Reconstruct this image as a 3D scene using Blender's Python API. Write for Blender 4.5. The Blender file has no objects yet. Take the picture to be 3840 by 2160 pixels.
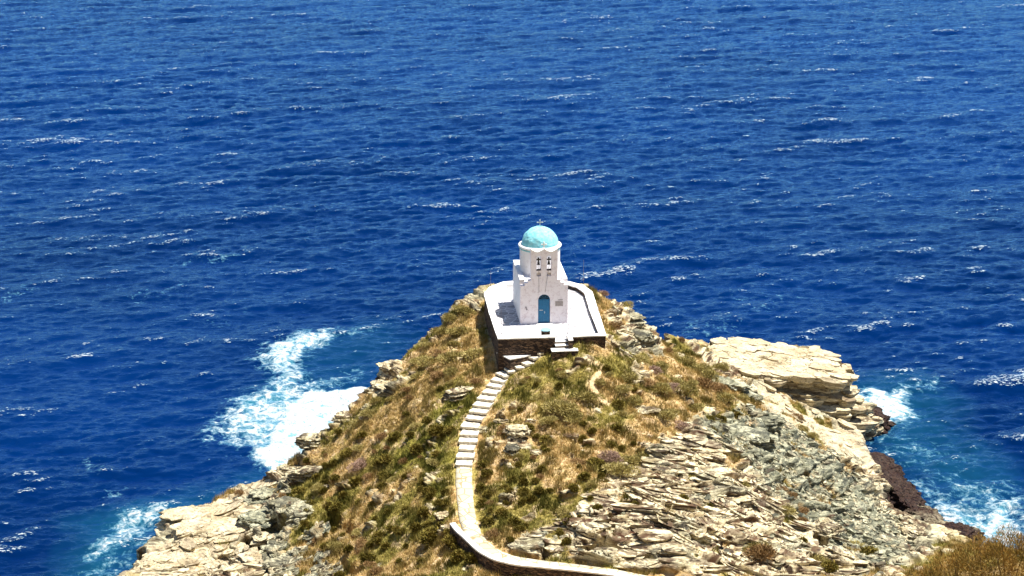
import bpy, bmesh, math, random
import numpy as np
from mathutils import Vector, Matrix
from mathutils.geometry import tessellate_polygon
R = math.radians
random.seed(7); RNG = np.random.default_rng(11)
C = bpy.context.scene.collection
S = bpy.context.scene

# ------------------------------------------------------------------ camera, sky, sun, exposure
CAM = Vector((-2.42, -134.0, 59.3)); PITCH = 17.2; F = 7000.0     # F in pixels of the 3840 wide photo
cd = bpy.data.cameras.new("camera"); cam = bpy.data.objects.new("camera", cd); C.objects.link(cam)
cam.location = CAM; cam.rotation_euler = (R(90-PITCH), 0, 0)
cd.sensor_width = 36; cd.lens = 36*F/3840; cd.clip_start = 1; cd.clip_end = 30000
S.camera = cam
SUN_EL = 70.0; SUN_AZ = 12.0          # azimuth: degrees counter-clockwise from +x (picture right), a little behind
W = bpy.data.worlds.new("World"); S.world = W; W.use_nodes = True
nt = W.node_tree; bg = nt.nodes["Background"]; sky = nt.nodes.new("ShaderNodeTexSky")
sky.sky_type = 'NISHITA'; sky.sun_disc = False; sky.sun_elevation = R(SUN_EL); sky.sun_rotation = R(90-SUN_AZ)
sky.air_density = 1.0; sky.dust_density = 0.1; sky.ozone_density = 3.0
nt.links.new(sky.outputs[0], bg.inputs[0]); bg.inputs[1].default_value = 0.06
sd = bpy.data.lights.new("sun", 'SUN'); sd.energy = 5.0; sd.angle = R(0.5); sd.color = (1.0, 0.96, 0.88)
so = bpy.data.objects.new("sun", sd); C.objects.link(so)
sv = Vector((math.cos(R(SUN_EL))*math.cos(R(SUN_AZ)), math.cos(R(SUN_EL))*math.sin(R(SUN_AZ)), math.sin(R(SUN_EL))))
so.rotation_euler = sv.to_track_quat('Z', 'Y').to_euler(); so.location = (60, 10, 120)
S.view_settings.view_transform = 'Standard'; S.view_settings.look = 'None'
S.view_settings.exposure = 1.0; S.view_settings.gamma = 1

# ------------------------------------------------------------------ helpers
def ray(u, v):
    x = (u-1920)/F; y = -(v-1080)/F
    p = R(PITCH)
    return np.array([x, math.cos(p)+y*math.sin(p), -math.sin(p)+y*math.cos(p)])
def pz(u, v, z):                       # the point of height z that photo pixel (u, v) shows
    r = ray(u, v); t = (z-CAM.z)/r[2]
    return np.array([CAM.x+r[0]*t, CAM.y+r[1]*t, z])
def cz(x, y, z):                       # the same for the enlarged look at the chapel
    return pz(1780+x/2.415, 800+y/2.415, z)
def project(P):
    P = np.asarray(P, float); p = R(PITCH)
    dx = P[..., 0]-CAM.x; dy = P[..., 1]-CAM.y; dz = P[..., 2]-CAM.z
    zc = dy*math.cos(p)-dz*math.sin(p); yc = dy*math.sin(p)+dz*math.cos(p)
    return 1920+F*dx/zc, 1080-F*yc/zc

_perm = np.random.default_rng(3).permutation(256).astype(np.int32); _perm = np.concatenate([_perm, _perm, _perm])
_g = np.random.default_rng(4).normal(size=(256, 3)).astype(np.float32); _g /= np.linalg.norm(_g, axis=1)[:, None]; _g *= 1.5
def noise(x, y, z=0.0, seed=0):
    x, y, z = np.broadcast_arrays(np.asarray(x, np.float32), np.asarray(y, np.float32), np.asarray(z, np.float32))
    x = x+seed*17.13; y = y-seed*9.71; z = z+seed*5.37
    xi = np.floor(x).astype(np.int32); yi = np.floor(y).astype(np.int32); zi = np.floor(z).astype(np.int32)
    fx = x-xi; fy = y-yi; fz = z-zi
    ux = fx*fx*fx*(fx*(fx*6-15)+10); uy = fy*fy*fy*(fy*(fy*6-15)+10); uz = fz*fz*fz*(fz*(fz*6-15)+10)
    out = 0
    for a in (0, 1):
        wa = ux if a else 1-ux
        ha = _perm[(xi+a) & 255]
        for b in (0, 1):
            wb = uy if b else 1-uy
            hb = _perm[ha+((yi+b) & 255)]
            for c in (0, 1):
                wc = uz if c else 1-uz
                g = _g[_perm[hb+((zi+c) & 255)]]
                out = out+wa*wb*wc*(g[..., 0]*(fx-a)+g[..., 1]*(fy-b)+g[..., 2]*(fz-c))
    return out
def fbm(x, y, z=0.0, o=4, seed=0, lac=2.03, gain=0.5):
    s = 0; a = 1.0; f = 1.0
    for i in range(o):
        s = s+a*noise(np.asarray(x)*f, np.asarray(y)*f, np.asarray(z)*f, seed+i); a *= gain; f *= lac
    return s
def sstep(a, b, x):
    t = np.clip((x-a)/(b-a), 0, 1); return t*t*(3-2*t)
def polydist(px, py, poly):            # signed distance, positive inside
    poly = np.asarray(poly, float); d2 = np.full(np.shape(px), 1e18); ins = np.zeros(np.shape(px), bool)
    for i in range(len(poly)):
        ax, ay = poly[i][:2]; bx, by = poly[(i+1) % len(poly)][:2]
        ex, ey = bx-ax, by-ay
        t = np.clip(((px-ax)*ex+(py-ay)*ey)/(ex*ex+ey*ey+1e-12), 0, 1)
        d2 = np.minimum(d2, (px-ax-t*ex)**2+(py-ay-t*ey)**2)
        if ay != by:
            ins ^= ((ay > py) != (by > py)) & (px < (bx-ax)*(py-ay)/(by-ay)+ax)
    d = np.sqrt(d2); return np.where(ins, d, -d)
def linedist(px, py, pts):             # distance to a polyline, z and arclength at the nearest point
    best = np.full(np.shape(px), 1e18); zz = np.zeros(np.shape(px))
    for (a, b) in zip(pts[:-1], pts[1:]):
        ex, ey = b[0]-a[0], b[1]-a[1]
        t = np.clip(((px-a[0])*ex+(py-a[1])*ey)/(ex*ex+ey*ey+1e-12), 0, 1)
        d = (px-a[0]-t*ex)**2+(py-a[1]-t*ey)**2
        m = d < best; best = np.where(m, d, best); zz = np.where(m, a[2]+t*(b[2]-a[2]), zz)
    return np.sqrt(best), zz

def link(o, parent=None):
    C.objects.link(o)
    if parent is not None: o.parent = parent
    return o
def mesh_np(name, V, faces, mat, parent=None, smooth=True, attrs=None):
    """faces: int array (n,3) or (n,4)"""
    me = bpy.data.meshes.new(name); V = np.asarray(V, np.float32); faces = np.asarray(faces, np.int32)
    k = faces.shape[1]; n = len(faces)
    me.vertices.add(len(V)); me.vertices.foreach_set("co", V.ravel())
    me.loops.add(n*k); me.loops.foreach_set("vertex_index", faces.ravel())
    me.polygons.add(n); me.polygons.foreach_set("loop_start", np.arange(0, n*k, k, dtype=np.int32))
    try: me.polygons.foreach_set("loop_total", np.full(n, k, np.int32))
    except Exception: pass
    me.update(calc_edges=True)
    me.polygons.foreach_set("use_smooth", np.full(n, smooth))
    for nm, arr in (attrs or {}).items():
        arr = np.asarray(arr, np.float32)
        if arr.ndim == 1:
            a = me.attributes.new(nm, 'FLOAT', 'POINT'); a.data.foreach_set("value", arr)
        else:
            a = me.attributes.new(nm, 'FLOAT_COLOR', 'POINT'); a.data.foreach_set("color", arr.ravel())
    me.materials.append(mat)
    return link(bpy.data.objects.new(name, me), parent)
def grid_faces(nr, nc, wrap=False):
    i = np.arange(nr-1)[:, None]; j = np.arange(nc if wrap else nc-1)[None, :]
    j2 = (j+1) % nc
    return np.stack([i*nc+j, i*nc+j2, (i+1)*nc+j2, (i+1)*nc+j], -1).reshape(-1, 4)
def tag(o, label=None, cat=None, group=None, kind=None):
    if label: o['label'] = label
    if cat: o['category'] = cat
    if group: o['group'] = group
    if kind: o['kind'] = kind
    return o
def empty(name, loc, rz=0):
    o = bpy.data.objects.new(name, None); C.objects.link(o); o.location = loc; o.rotation_euler = (0, 0, rz); return o

class MB:
    def __init__(s): s.bm = bmesh.new()
    def box(s, c, d, rz=0, bevel=0, taper=0):
        r = bmesh.ops.create_cube(s.bm, size=1); vs = r['verts']
        bmesh.ops.scale(s.bm, vec=d, verts=vs)
        if taper:
            for v in vs:
                if v.co.z > 0: v.co.x *= 1-taper; v.co.y *= 1-taper
        if bevel:
            es = list({e for v in vs for e in v.link_edges})
            r2 = bmesh.ops.bevel(s.bm, geom=es, offset=bevel, segments=2, profile=.6, affect='EDGES')
            vs = list({v for f in r2['faces'] for v in f.verts} | {v for v in vs if v.is_valid})
        bmesh.ops.rotate(s.bm, cent=(0, 0, 0), matrix=Matrix.Rotation(rz, 3, 'Z'), verts=vs)
        bmesh.ops.translate(s.bm, vec=c, verts=vs); return vs
    def prism(s, loops, y0, y1, plane='XZ'):
        """loops: outer outline and holes as 2D points; extruded from y0 to y1 (third axis)"""
        def P(p, t): return (p[0], t, p[1]) if plane == 'XZ' else (p[0], p[1], t)
        allv = []
        for t in (y0, y1):
            allv.append([[s.bm.verts.new(P(p, t)) for p in lp] for lp in loops])
        tris = tessellate_polygon([[Vector((p[0], p[1], 0)) for p in lp] for lp in loops])
        for side in (0, 1):
            flat = [v for lp in allv[side] for v in lp]
            for t in tris:
                try: s.bm.faces.new([flat[i] for i in t])
                except ValueError: pass
        for a, b in zip(allv[0], allv[1]):
            n = len(a)
            for i in range(n):
                try: s.bm.faces.new([a[i], a[(i+1) % n], b[(i+1) % n], b[i]])
                except ValueError: pass
    def tube(s, a, b, r0, r1=None, n=8):
        a = Vector(a); b = Vector(b); r1 = r0 if r1 is None else r1
        q = (b-a).to_track_quat('Z', 'Y'); L = (b-a).length
        r = bmesh.ops.create_cone(s.bm, cap_ends=True, segments=n, radius1=r0, radius2=r1, depth=L)
        bmesh.ops.rotate(s.bm, cent=(0, 0, 0), matrix=q.to_matrix(), verts=r['verts'])
        bmesh.ops.translate(s.bm, vec=(a+b)/2, verts=r['verts'])
    def lathe(s, prof, c=(0, 0, 0), n=64):
        rings = []
        for (r, z) in prof:
            if r < 1e-6: rings.append([s.bm.verts.new((c[0], c[1], c[2]+z))])
            else: rings.append([s.bm.verts.new((c[0]+r*math.cos(2*math.pi*i/n), c[1]+r*math.sin(2*math.pi*i/n), c[2]+z)) for i in range(n)])
        for a, b in zip(rings[:-1], rings[1:]):
            for i in range(n):
                va = [a[i % len(a)], a[(i+1) % len(a)]] if len(a) > 1 else [a[0]]
                vb = [b[(i+1) % len(b)], b[i % len(b)]] if len(b) > 1 else [b[0]]
                f = va+vb
                if len(f) >= 3: s.bm.faces.new(f)
    def build(s, name, mat, parent=None, smooth=False, rough=0, rs=2.0, cuts=0):
        bmesh.ops.recalc_face_normals(s.bm, faces=s.bm.faces)
        if cuts: bmesh.ops.subdivide_edges(s.bm, edges=s.bm.edges, cuts=cuts, use_grid_fill=True)
        if rough:
            co = np.array([v.co[:] for v in s.bm.verts])
            for k in range(3):
                d = noise(co[:, 0]*rs, co[:, 1]*rs, co[:, 2]*rs, seed=40+k)*rough
                for v, dd in zip(s.bm.verts, d): v.co[k] += dd
        me = bpy.data.meshes.new(name); s.bm.to_mesh(me); s.bm.free(); me.materials.append(mat)
        if smooth:
            me.polygons.foreach_set("use_smooth", np.full(len(me.polygons), True))
        return link(bpy.data.objects.new(name, me), parent)

# ------------------------------------------------------------------ materials
class NT:
    def __init__(s, name, rough=0.9, spec=0.2):
        s.m = bpy.data.materials.new(name); s.m.use_nodes = True; s.t = s.m.node_tree
        s.b = s.t.nodes["Principled BSDF"]; s.b.inputs["Roughness"].default_value = rough
        s.b.inputs["Specular IOR Level"].default_value = spec
    def n(s, typ, **kw):
        nd = s.t.nodes.new(typ)
        for k, v in kw.items():
            if k.startswith("i_"):
                key = k[2:]; nd.inputs[int(key) if key.isdigit() else key.replace("_", " ")].default_value = v
            else: setattr(nd, k, v)
        return nd
    def l(s, a, b): s.t.links.new(a, b)
    def coord(s, scale=(1, 1, 1), world=True):
        g = s.n("ShaderNodeNewGeometry").outputs["Position"] if world else s.n("ShaderNodeTexCoord").outputs["Object"]
        mp = s.n("ShaderNodeMapping"); mp.inputs["Scale"].default_value = scale; s.l(g, mp.inputs[0]); return mp.outputs[0]
    def noise(s, vec, sc, det=4, rough=.55, out=0, dist=0):
        nd = s.n("ShaderNodeTexNoise"); s.l(vec, nd.inputs["Vector"]); nd.inputs["Scale"].default_value = sc
        nd.inputs["Detail"].default_value = det; nd.inputs["Roughness"].default_value = rough; nd.inputs["Distortion"].default_value = dist
        return nd.outputs[out]
    def ramp(s, fac, stops, interp='LINEAR'):
        nd = s.n("ShaderNodeValToRGB"); s.l(fac, nd.inputs[0]); cr = nd.color_ramp; cr.interpolation = interp
        while len(cr.elements) > 1: cr.elements.remove(cr.elements[-1])
        cr.elements[0].position = stops[0][0]; cr.elements[0].color = col(stops[0][1])
        for p, c in stops[1:]:
            e = cr.elements.new(p); e.color = col(c)
        return nd.outputs[0]
    def mix(s, fac, a, b, blend='MIX'):
        nd = s.n("ShaderNodeMix", data_type='RGBA', blend_type=blend)
        for src, idx in ((fac, 0), (a, 6), (b, 7)):
            if hasattr(src, 'links') or hasattr(src, 'is_linked'): s.l(src, nd.inputs[idx])
            elif idx == 0: nd.inputs[0].default_value = src
            else: nd.inputs[idx].default_value = col(src)
        return nd.outputs[2]
    def math(s, op, a, b=0.0, c=None, clamp=False):
        nd = s.n("ShaderNodeMath", operation=op, use_clamp=clamp)
        for i, src in enumerate((a, b, c)):
            if src is None: continue
            if isinstance(src, (int, float)): nd.inputs[i].default_value = src
            else: s.l(src, nd.inputs[i])
        return nd.outputs[0]
    def attr(s, name, out="Fac"):
        return s.n("ShaderNodeAttribute", attribute_name=name).outputs[out]
    def bump(s, h, strength=.5, dist=.05):
        nd = s.n("ShaderNodeBump"); nd.inputs["Strength"].default_value = strength; nd.inputs["Distance"].default_value = dist
        s.l(h, nd.inputs["Height"]); s.l(nd.outputs[0], s.b.inputs["Normal"])
    def base(s, c):
        if hasattr(c, 'is_linked'): s.l(c, s.b.inputs["Base Color"])
        else: s.b.inputs["Base Color"].default_value = col(c)
def col(c):
    if isinstance(c, (int, float)): return (c, c, c, 1)
    return (c[0], c[1], c[2], 1)

def m_plaster(name, a=(.82, .80, .80), b=(.62, .57, .58), world=True, amt=.55, bump=.6):
    n = NT(name); v = n.coord(world=world)
    f = n.noise(v, 3.0, 6, .7); g = n.noise(v, 14, 4, .7)
    f2 = n.math('ADD', n.math('MULTIPLY', f, .6), n.math('MULTIPLY', g, .4))
    n.base(n.ramp(f2, [(.38, b), (.38+.25*amt, a)])); n.bump(n.math('ADD', f, n.math('MULTIPLY', g, .5)), bump, .03); return n.m
def m_plain(name, c, rough=.6, spec=.3, metal=0):
    n = NT(name, rough, spec); v = n.coord(); f = n.noise(v, 9, 3)
    n.base(n.mix(n.ramp(f, [(.35, 0), (.7, 1)]), tuple(x*.82 for x in c), tuple(min(1, x*1.08) for x in c)))
    n.b.inputs["Metallic"].default_value = metal; return n.m
def m_drystone(name, dark=(.05, .035, .03), lite=(.20, .13, .085)):
    n = NT(name, .95); v = n.coord((1, 1, 3.2)); w = n.noise(v, 1.3, 3, out=1)
    vv = n.mix(.12, v, w)
    vo = n.n("ShaderNodeTexVoronoi", feature='F1'); n.l(vv, vo.inputs[0]); vo.inputs["Scale"].default_value = 3.3
    ed = n.n("ShaderNodeTexVoronoi", feature='DISTANCE_TO_EDGE'); n.l(vv, ed.inputs[0]); ed.inputs["Scale"].default_value = 3.3
    c = n.mix(n.math('MULTIPLY', n.noise(vo.outputs["Color"], 2.0, 1), 1.0), dark, lite)
    c = n.mix(n.ramp(vo.outputs["Color"], [(.25, 0), (.75, 1)]), dark, lite)
    e = n.ramp(ed.outputs[0], [(.0, 0), (.08, 1)])
    n.base(n.mix(e, (.015, .011, .01), c)); n.bump(n.ramp(ed.outputs[0], [(0, 0), (.15, 1)]), 1.0, .08); return n.m
def m_paving(name, stone=(.42, .40, .42), joint=(.72, .70, .68), sc=1.6, jw=.045):
    n = NT(name, .9); v = n.coord(); w = n.noise(v, 1.6, 2, out=1); vv = n.mix(.13, v, w)
    vo = n.n("ShaderNodeTexVoronoi", feature='F1'); n.l(vv, vo.inputs[0]); vo.inputs["Scale"].default_value = sc
    ed = n.n("ShaderNodeTexVoronoi", feature='DISTANCE_TO_EDGE'); n.l(vv, ed.inputs[0]); ed.inputs["Scale"].default_value = sc
    s2 = n.mix(n.ramp(vo.outputs["Color"], [(.2, 0), (.8, 1)]), tuple(x*.75 for x in stone), tuple(min(1, x*1.2) for x in stone))
    s2 = n.mix(n.ramp(n.noise(v, 12, 4), [(.35, .0), (.7, .35)]), s2, (.3, .28, .24))
    n.base(n.mix(n.ramp(ed.outputs[0], [(jw*.5, 0), (jw, 1)]), joint, s2)); n.bump(n.ramp(ed.outputs[0], [(0, 0), (jw*1.5, 1)]), .5, .02); return n.m

def m_rock(name, terrain=False):
    """Schist: cream, grey-green and rust bands along tilted bedding. On the terrain the masks choose soil, turf and kind of rock."""
    n = NT(name, .95, .15); v = n.coord(); 
    mp = n.n("ShaderNodeMapping"); mp.inputs["Rotation"].default_value = (R(-14), R(9), 0); mp.inputs["Scale"].default_value = (.5, .5, 5.0)
    n.l(v, mp.inputs[0]); bed = n.noise(mp.outputs[0], 1.2, 5, .65, dist=.4)
    blot = n.noise(v, .55, 5, .62); fine = n.noise(v, 5.5, 5, .7)
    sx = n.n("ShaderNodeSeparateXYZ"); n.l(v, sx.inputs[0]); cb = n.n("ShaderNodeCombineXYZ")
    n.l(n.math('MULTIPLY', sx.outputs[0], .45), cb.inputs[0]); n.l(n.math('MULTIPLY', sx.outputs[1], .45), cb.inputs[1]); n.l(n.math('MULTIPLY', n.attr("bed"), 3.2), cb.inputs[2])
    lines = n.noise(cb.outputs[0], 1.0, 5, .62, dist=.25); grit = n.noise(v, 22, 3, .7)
    cream = n.mix(n.ramp(bed, [(.36, 0), (.56, 1)]), (.33, .25, .13), (.74, .64, .42))
    cream = n.mix(n.ramp(fine, [(.34, .85), (.47, 0)]), cream, (.11, .06, .03))
    keep = n.math('SUBTRACT', 1.0, n.math('MULTIPLY', n.attr('plain'), .85))
    cream = n.mix(n.math('MULTIPLY', keep, n.ramp(lines, [(.39, .98), (.47, .6), (.515, 0)])), cream, (.10, .055, .03))  # dark bed lines: crack dirt and crevice shadow painted into the colour
    cream = n.mix(n.math('MULTIPLY', n.attr('plain'), .62), cream, n.mix(n.ramp(blot, [(.4, 0), (.6, 1)]), (.43, .34, .21), (.61, .53, .38)))
    cream = n.mix(n.math('MULTIPLY', n.attr('plain'), n.ramp(fine, [(.36, .9), (.43, 0)])), cream, (.10, .06, .035))
    grey = n.mix(n.ramp(bed, [(.38, 0), (.6, 1)]), (.13, .13, .08), (.50, .48, .33))
    grey = n.mix(n.ramp(fine, [(.36, .8), (.52, 0)]), grey, (.05, .06, .055))
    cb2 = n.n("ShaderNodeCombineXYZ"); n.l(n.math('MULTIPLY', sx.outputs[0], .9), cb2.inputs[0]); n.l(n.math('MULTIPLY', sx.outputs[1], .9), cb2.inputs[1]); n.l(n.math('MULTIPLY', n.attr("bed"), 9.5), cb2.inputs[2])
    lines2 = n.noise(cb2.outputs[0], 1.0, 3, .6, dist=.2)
    cream = n.mix(n.math('MULTIPLY', keep, n.ramp(lines2, [(.39, .95), (.46, 0)])), cream, (.05, .028, .018))  # finer crack lines, again dirt plus painted crevice shade
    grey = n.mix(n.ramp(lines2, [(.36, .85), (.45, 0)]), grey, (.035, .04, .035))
    grey = n.mix(n.ramp(lines, [(.32, .9), (.45, .4), (.52, 0)]), grey, (.05, .055, .045))  # grey rock likewise: dirt and shadow of cracks drawn in colour
    if not terrain:
        kind = n.attr("kind"); c = n.mix(kind, cream, grey)
        wet = n.attr("wet")
    else:
        A = n.n("ShaderNodeAttribute", attribute_name="mask"); sep = n.n("ShaderNodeSeparateColor"); n.l(A.outputs["Color"], sep.inputs[0])
        c = n.mix(sep.outputs[2], cream, grey); wet = n.attr("wet")
    rust = n.math('MAXIMUM', n.ramp(n.noise(v, .8, 5, .65, dist=.6), [(.62, 0), (.70, .8)]), n.math('MULTIPLY', n.attr('rust'), .85))  # rust blotches, plus lens recesses whose shade is painted in dark red-brown
    c = n.mix(rust, c, (.075, .030, .016))
    c = n.mix(n.math('MULTIPLY', n.ramp(fine, [(.2, 1), (.8, .93)]), wet), c, n.mix(n.ramp(fine, [(.42, 0), (.66, 1)]), (.012, .007, .009), (.055, .026, .018)))
    hgt = n.math('ADD', n.math('MULTIPLY', n.ramp(lines, [(.35, 0), (.55, 1)]), .8), n.math('MULTIPLY', fine, .5))
    if terrain:
        soil = n.ramp(n.noise(v, 1.1, 6, .72), [(.30, (.14, .09, .03)), (.42, (.34, .20, .07)), (.52, (.57, .39, .17)), (.64, (.76, .58, .32)), (.73, (.34, .14, .06))])
        turf = n.ramp(n.noise(v, 2.2, 6, .75), [(.32, (.08, .07, .012)), (.46, (.20, .17, .03)), (.58, (.36, .30, .06)), (.7, (.50, .40, .12))])
        turf = n.mix(n.ramp(grit, [(.4, .5), (.55, 0)]), turf, (.05, .045, .02))
        soil = n.mix(n.ramp(grit, [(.38, .6), (.52, 0)]), soil, (.12, .08, .04))
        veg = n.mix(sep.outputs[1], soil, turf)
        dry = n.attr("bare"); veg = n.mix(dry, veg, n.ramp(fine, [(.3, (.45, .30, .16)), (.6, (.70, .52, .30))]))
        c = n.mix(sep.outputs[0], veg, c)
        hgt = n.math('ADD', hgt, n.math('MULTIPLY', grit, .3))
    n.base(c); n.bump(hgt, .9, .12); return n.m

def m_leaf(name, a, b, c3=None):
    n = NT(name, .85, .1); v = n.coord()
    at = n.attr("tint"); oi = n.n("ShaderNodeObjectInfo").outputs["Random"]
    f = n.math('ADD', n.math('MULTIPLY', at, .75), n.math('MULTIPLY', oi, .25))
    stops = [(.1, a), (.75, b)] + ([(.98, c3)] if c3 else [])
    n.base(n.mix(n.attr('lush'), n.ramp(f, stops), n.ramp(f, [(.1, (.05, .06, .008)), (.6, (.26, .25, .045)), (.95, (.50, .44, .12))]))); n.b.inputs["Roughness"].default_value = .8
    return n.m

M = {}
M['white'] = m_plaster('white_plaster', amt=.35)
M['facade'] = m_plaster('old_whitewash', (.83, .79, .82), (.62, .54, .57), amt=.45, bump=1.0)
M['coping'] = m_plaster('whitewashed_coping', (.84, .82, .78), (.66, .62, .56))
M['stone'] = m_drystone('dry_stone'); M['paving'] = m_paving('slate_crazy_paving', (.40, .385, .41), (.75, .74, .74), 1.9, .05)
M['path'] = m_paving('pale_flagstone', (.55, .50, .37), (.30, .23, .12), 1.6, .05)
M['step'] = m_plaster('limewashed_step', (.66, .61, .50), (.34, .26, .15), amt=.6, bump=1.0)
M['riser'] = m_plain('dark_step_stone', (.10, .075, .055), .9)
M['blue'] = m_plain('blue_paint', (.004, .15, .33), .45, .4)
M['glass'] = m_plain('fanlight_glass', (.01, .03, .05), .1, .5)
M['metal'] = m_plain('pale_metal', (.55, .6, .62), .4, .5); M['black'] = m_plain('dark_bronze', (.012, .012, .012), .5, .4)
M['whitep'] = m_plain('white_paint', (.8, .8, .78), .5); M['cable'] = m_plain('grey_rope', (.22, .2, .22), .8)
M['plaque'] = m_plain('plaque_stone', (.50, .46, .44), .8); M['ink'] = m_plain('plaque_lettering', (.2, .17, .17), .8)
M['tabletop'] = m_plain('pale_blue_tabletop', (.26, .50, .60), .5)
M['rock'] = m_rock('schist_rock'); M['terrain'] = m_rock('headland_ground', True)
n = NT('turquoise_limewash', .85); v = n.coord(); f = n.noise(v, 5, 5, .7)
n.base(n.ramp(f, [(.30, (.14, .48, .57)), (.48, (.24, .60, .65)), (.70, (.38, .70, .72))])); n.bump(f, .5, .04); M['dome'] = n.m
M['grass'] = m_leaf('dry_grass', (.13, .11, .022), (.54, .39, .15), (.78, .60, .34))
M['shrub_olive'] = m_leaf('olive_scrub', (.06, .05, .008), (.20, .155, .03), (.34, .25, .07))
M['shrub_yellow'] = m_leaf('yellow_green_scrub', (.15, .12, .03), (.44, .36, .13), (.60, .49, .24))
M['shrub_brown'] = m_leaf('brown_scrub', (.11, .06, .02), (.34, .21, .09), (.50, .34, .18))
M['shrub_mauve'] = m_leaf('mauve_scrub', (.16, .10, .07), (.42, .28, .21), (.55, .40, .30))
M['bush'] = m_leaf('rust_tipped_bush', (.10, .08, .015), (.37, .22, .055), (.44, .16, .06))
M['twig'] = m_plain('woody_twig', (.16, .11, .07), .9)

# ------------------------------------------------------------------ terrain
# controls: photo pixel and height above the sea, over the visible land
CT = [
 (1750,1130,13.3),(1640,1230,12.3),(1570,1285,11.4),(1450,1372,10.0),(1440,1440,9.2),(1350,1500,8.3),(1240,1600,6.8),(1150,1680,5.2),
 (1080,1740,4.1),(1000,1790,3.0),(900,1815,2.6),(800,1870,2.2),(650,1960,1.8),(540,2050,1.5),(500,2150,1.5),
 (1700,1300,12.6),(1780,1380,12.7),(1600,1400,11.5),(1600,1500,10.6),(1500,1600,9.2),(1400,1700,7.6),(1200,1800,5.4),(1300,1900,5.6),(1500,1900,7.6),
 (1400,2050,5.6),(1200,2000,4.4),(1100,2150,3.4),(1000,1900,3.0),(900,2000,2.5),(700,2100,1.8),(1600,2100,7.4),(1650,1700,9.6),
 (1800,1200,13.4),(1840,1340,13.1),
 (2021,1317,14.0),(1972,1358,13.5),(1914,1385,13.1),(1869,1423,12.6),(1826,1490,12.0),(1782,1564,11.35),(1758,1649,10.7),(1741,1734,10.1),(1741,1835,9.6),(1755,1957,9.1),(1804,2045,9.0),(2024,2121,9.0),(2304,2150,9.2),
 (2325,1110,13.0),(2385,1192,11.6),(2445,1267,10.0),(2534,1267,8.6),(2616,1282,7.4),(2250,1150,14.0),(2265,1283,14.75),(2133,1266,15.0),(2200,1270,15.0),(2180,1310,14.6),
 (2250,1340,14.2),(2100,1400,13.2),(2400,1400,12.2),(2600,1400,9.6),(2700,1500,8.6),(2760,1440,7.6),(2820,1560,7.6),(2500,1600,10.6),(2200,1500,12.2),(2200,1700,10.8),
 (2200,1850,10.2),(2000,1900,9.7),(1900,2000,9.3),(2000,1700,10.6),(2000,1550,11.7),(2350,1700,10.7),(2500,1800,10.4),(2500,2000,10.0),(2500,2120,9.5),(2800,1700,8.9),(2650,1620,9.9),(2800,1900,8.6),(2800,2100,8.2),
 (3000,1600,4.6),(2900,1500,5.2),(3100,1700,3.6),(3000,1800,6.0),(3100,2000,5.2),(3225,1640,2.2),(3250,1720,1.8),(3300,1850,1.7),(3420,1960,1.4),(3300,2050,4.6),(3520,2040,2.4),(3700,2120,6.5),(3600,2160,6.8),(3050,1500,3.0),(3150,1560,1.5),
]
CP = [tuple(pz(u, v, z)) for u, v, z in CT]
CP += [(-75,-60,8),(-40,-50,9),(0,-48,14),(30,-48,14),(60,-50,13),(-60,-90,28),(0,-90,32.5),(60,-90,30),(-60,-130,50),(0,-134,57),(60,-130,52),(-100,-100,25),(110,-100,27),(-27,-30,5),(45,-30,10)]
CP = np.array(CP)
def _tps(): 
    n = len(CP); d2 = ((CP[:, None, :2]-CP[None, :, :2])**2).sum(-1)
    K = .5*d2*np.log(d2+1e-9); P = np.c_[np.ones(n), CP[:, :2]]
    A = np.block([[K+np.eye(n)*4.0, P], [P.T, np.zeros((3, 3))]])
    return np.linalg.solve(A, np.r_[CP[:, 2], 0, 0, 0])
WT = _tps()
def rbf(x, y):
    x = np.asarray(x, float); y = np.asarray(y, float); sh = x.shape; x = x.ravel(); y = y.ravel()
    out = np.empty(len(x))
    for s in range(0, len(x), 100000):
        xs = x[s:s+100000]; ys = y[s:s+100000]
        d2 = (xs[:, None]-CP[None, :, 0])**2+(ys[:, None]-CP[None, :, 1])**2
        out[s:s+100000] = (.5*d2*np.log(d2+1e-9))@WT[:-3]+WT[-3]+WT[-2]*xs+WT[-1]*ys
    return out.reshape(sh)
# coast: the outer rim of the headland, pushed seaward so that cliffs fall behind the skyline
rim = [(1830,1100,13.5),(1750,1130,13.3),(1640,1230,12.3),(1570,1285,11.4),(1450,1372,10.0),(1432,1440,9.2),(1350,1500,8.3),(1240,1600,6.8),(1150,1680,5.2),(1080,1740,4.1),(1000,1790,3.0),(900,1815,2.4),(800,1870,2.0),(650,1960,1.6),(540,2050,1.4),(490,2150,1.4)]
rimr = [(2231,1085,14),(2325,1110,13.0),(2385,1192,11.6),(2445,1267,10.0),(2534,1262,8.6),(2616,1282,7.4),(2900,1400,5.0),(3130,1530,1.8),(3232,1627,2.2),(3262,1720,1.8),(3310,1850,1.6),(3436,1955,1.3),(3560,2000,1.3),(3660,2030,1.5),(3900,2080,3.0)]
RL = [pz(*p) for p in rim]; RR = [pz(*p) for p in rimr]
def push(pts, sgn):
    out = []
    for i, p in enumerate(pts):
        a = pts[max(i-1, 0)]; b = pts[min(i+1, len(pts)-1)]
        t = np.array([b[0]-a[0], b[1]-a[1]]); t /= np.linalg.norm(t)+1e-9
        nrm = np.array([-t[1], t[0]])*sgn; k = .35+p[2]/6.0
        out.append((p[0]+nrm[0]*k, p[1]+nrm[1]*k))
    return out
L2 = push(RL, -1)   # going from the chapel down-left: seaward is on the right hand of travel
R2 = push(RR, 1)
COAST = L2+[(-42,-34),(-75,-58),(-130,-90),(-150,-150),(-150,-190),(170,-190),(170,-120),(120,-70),(75,-45),(52,-27)]+R2[::-1]+[(R2[0][0]-1.5, 15.5),(0,17.0),(L2[0][0]+1.5,15.5)]
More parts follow.
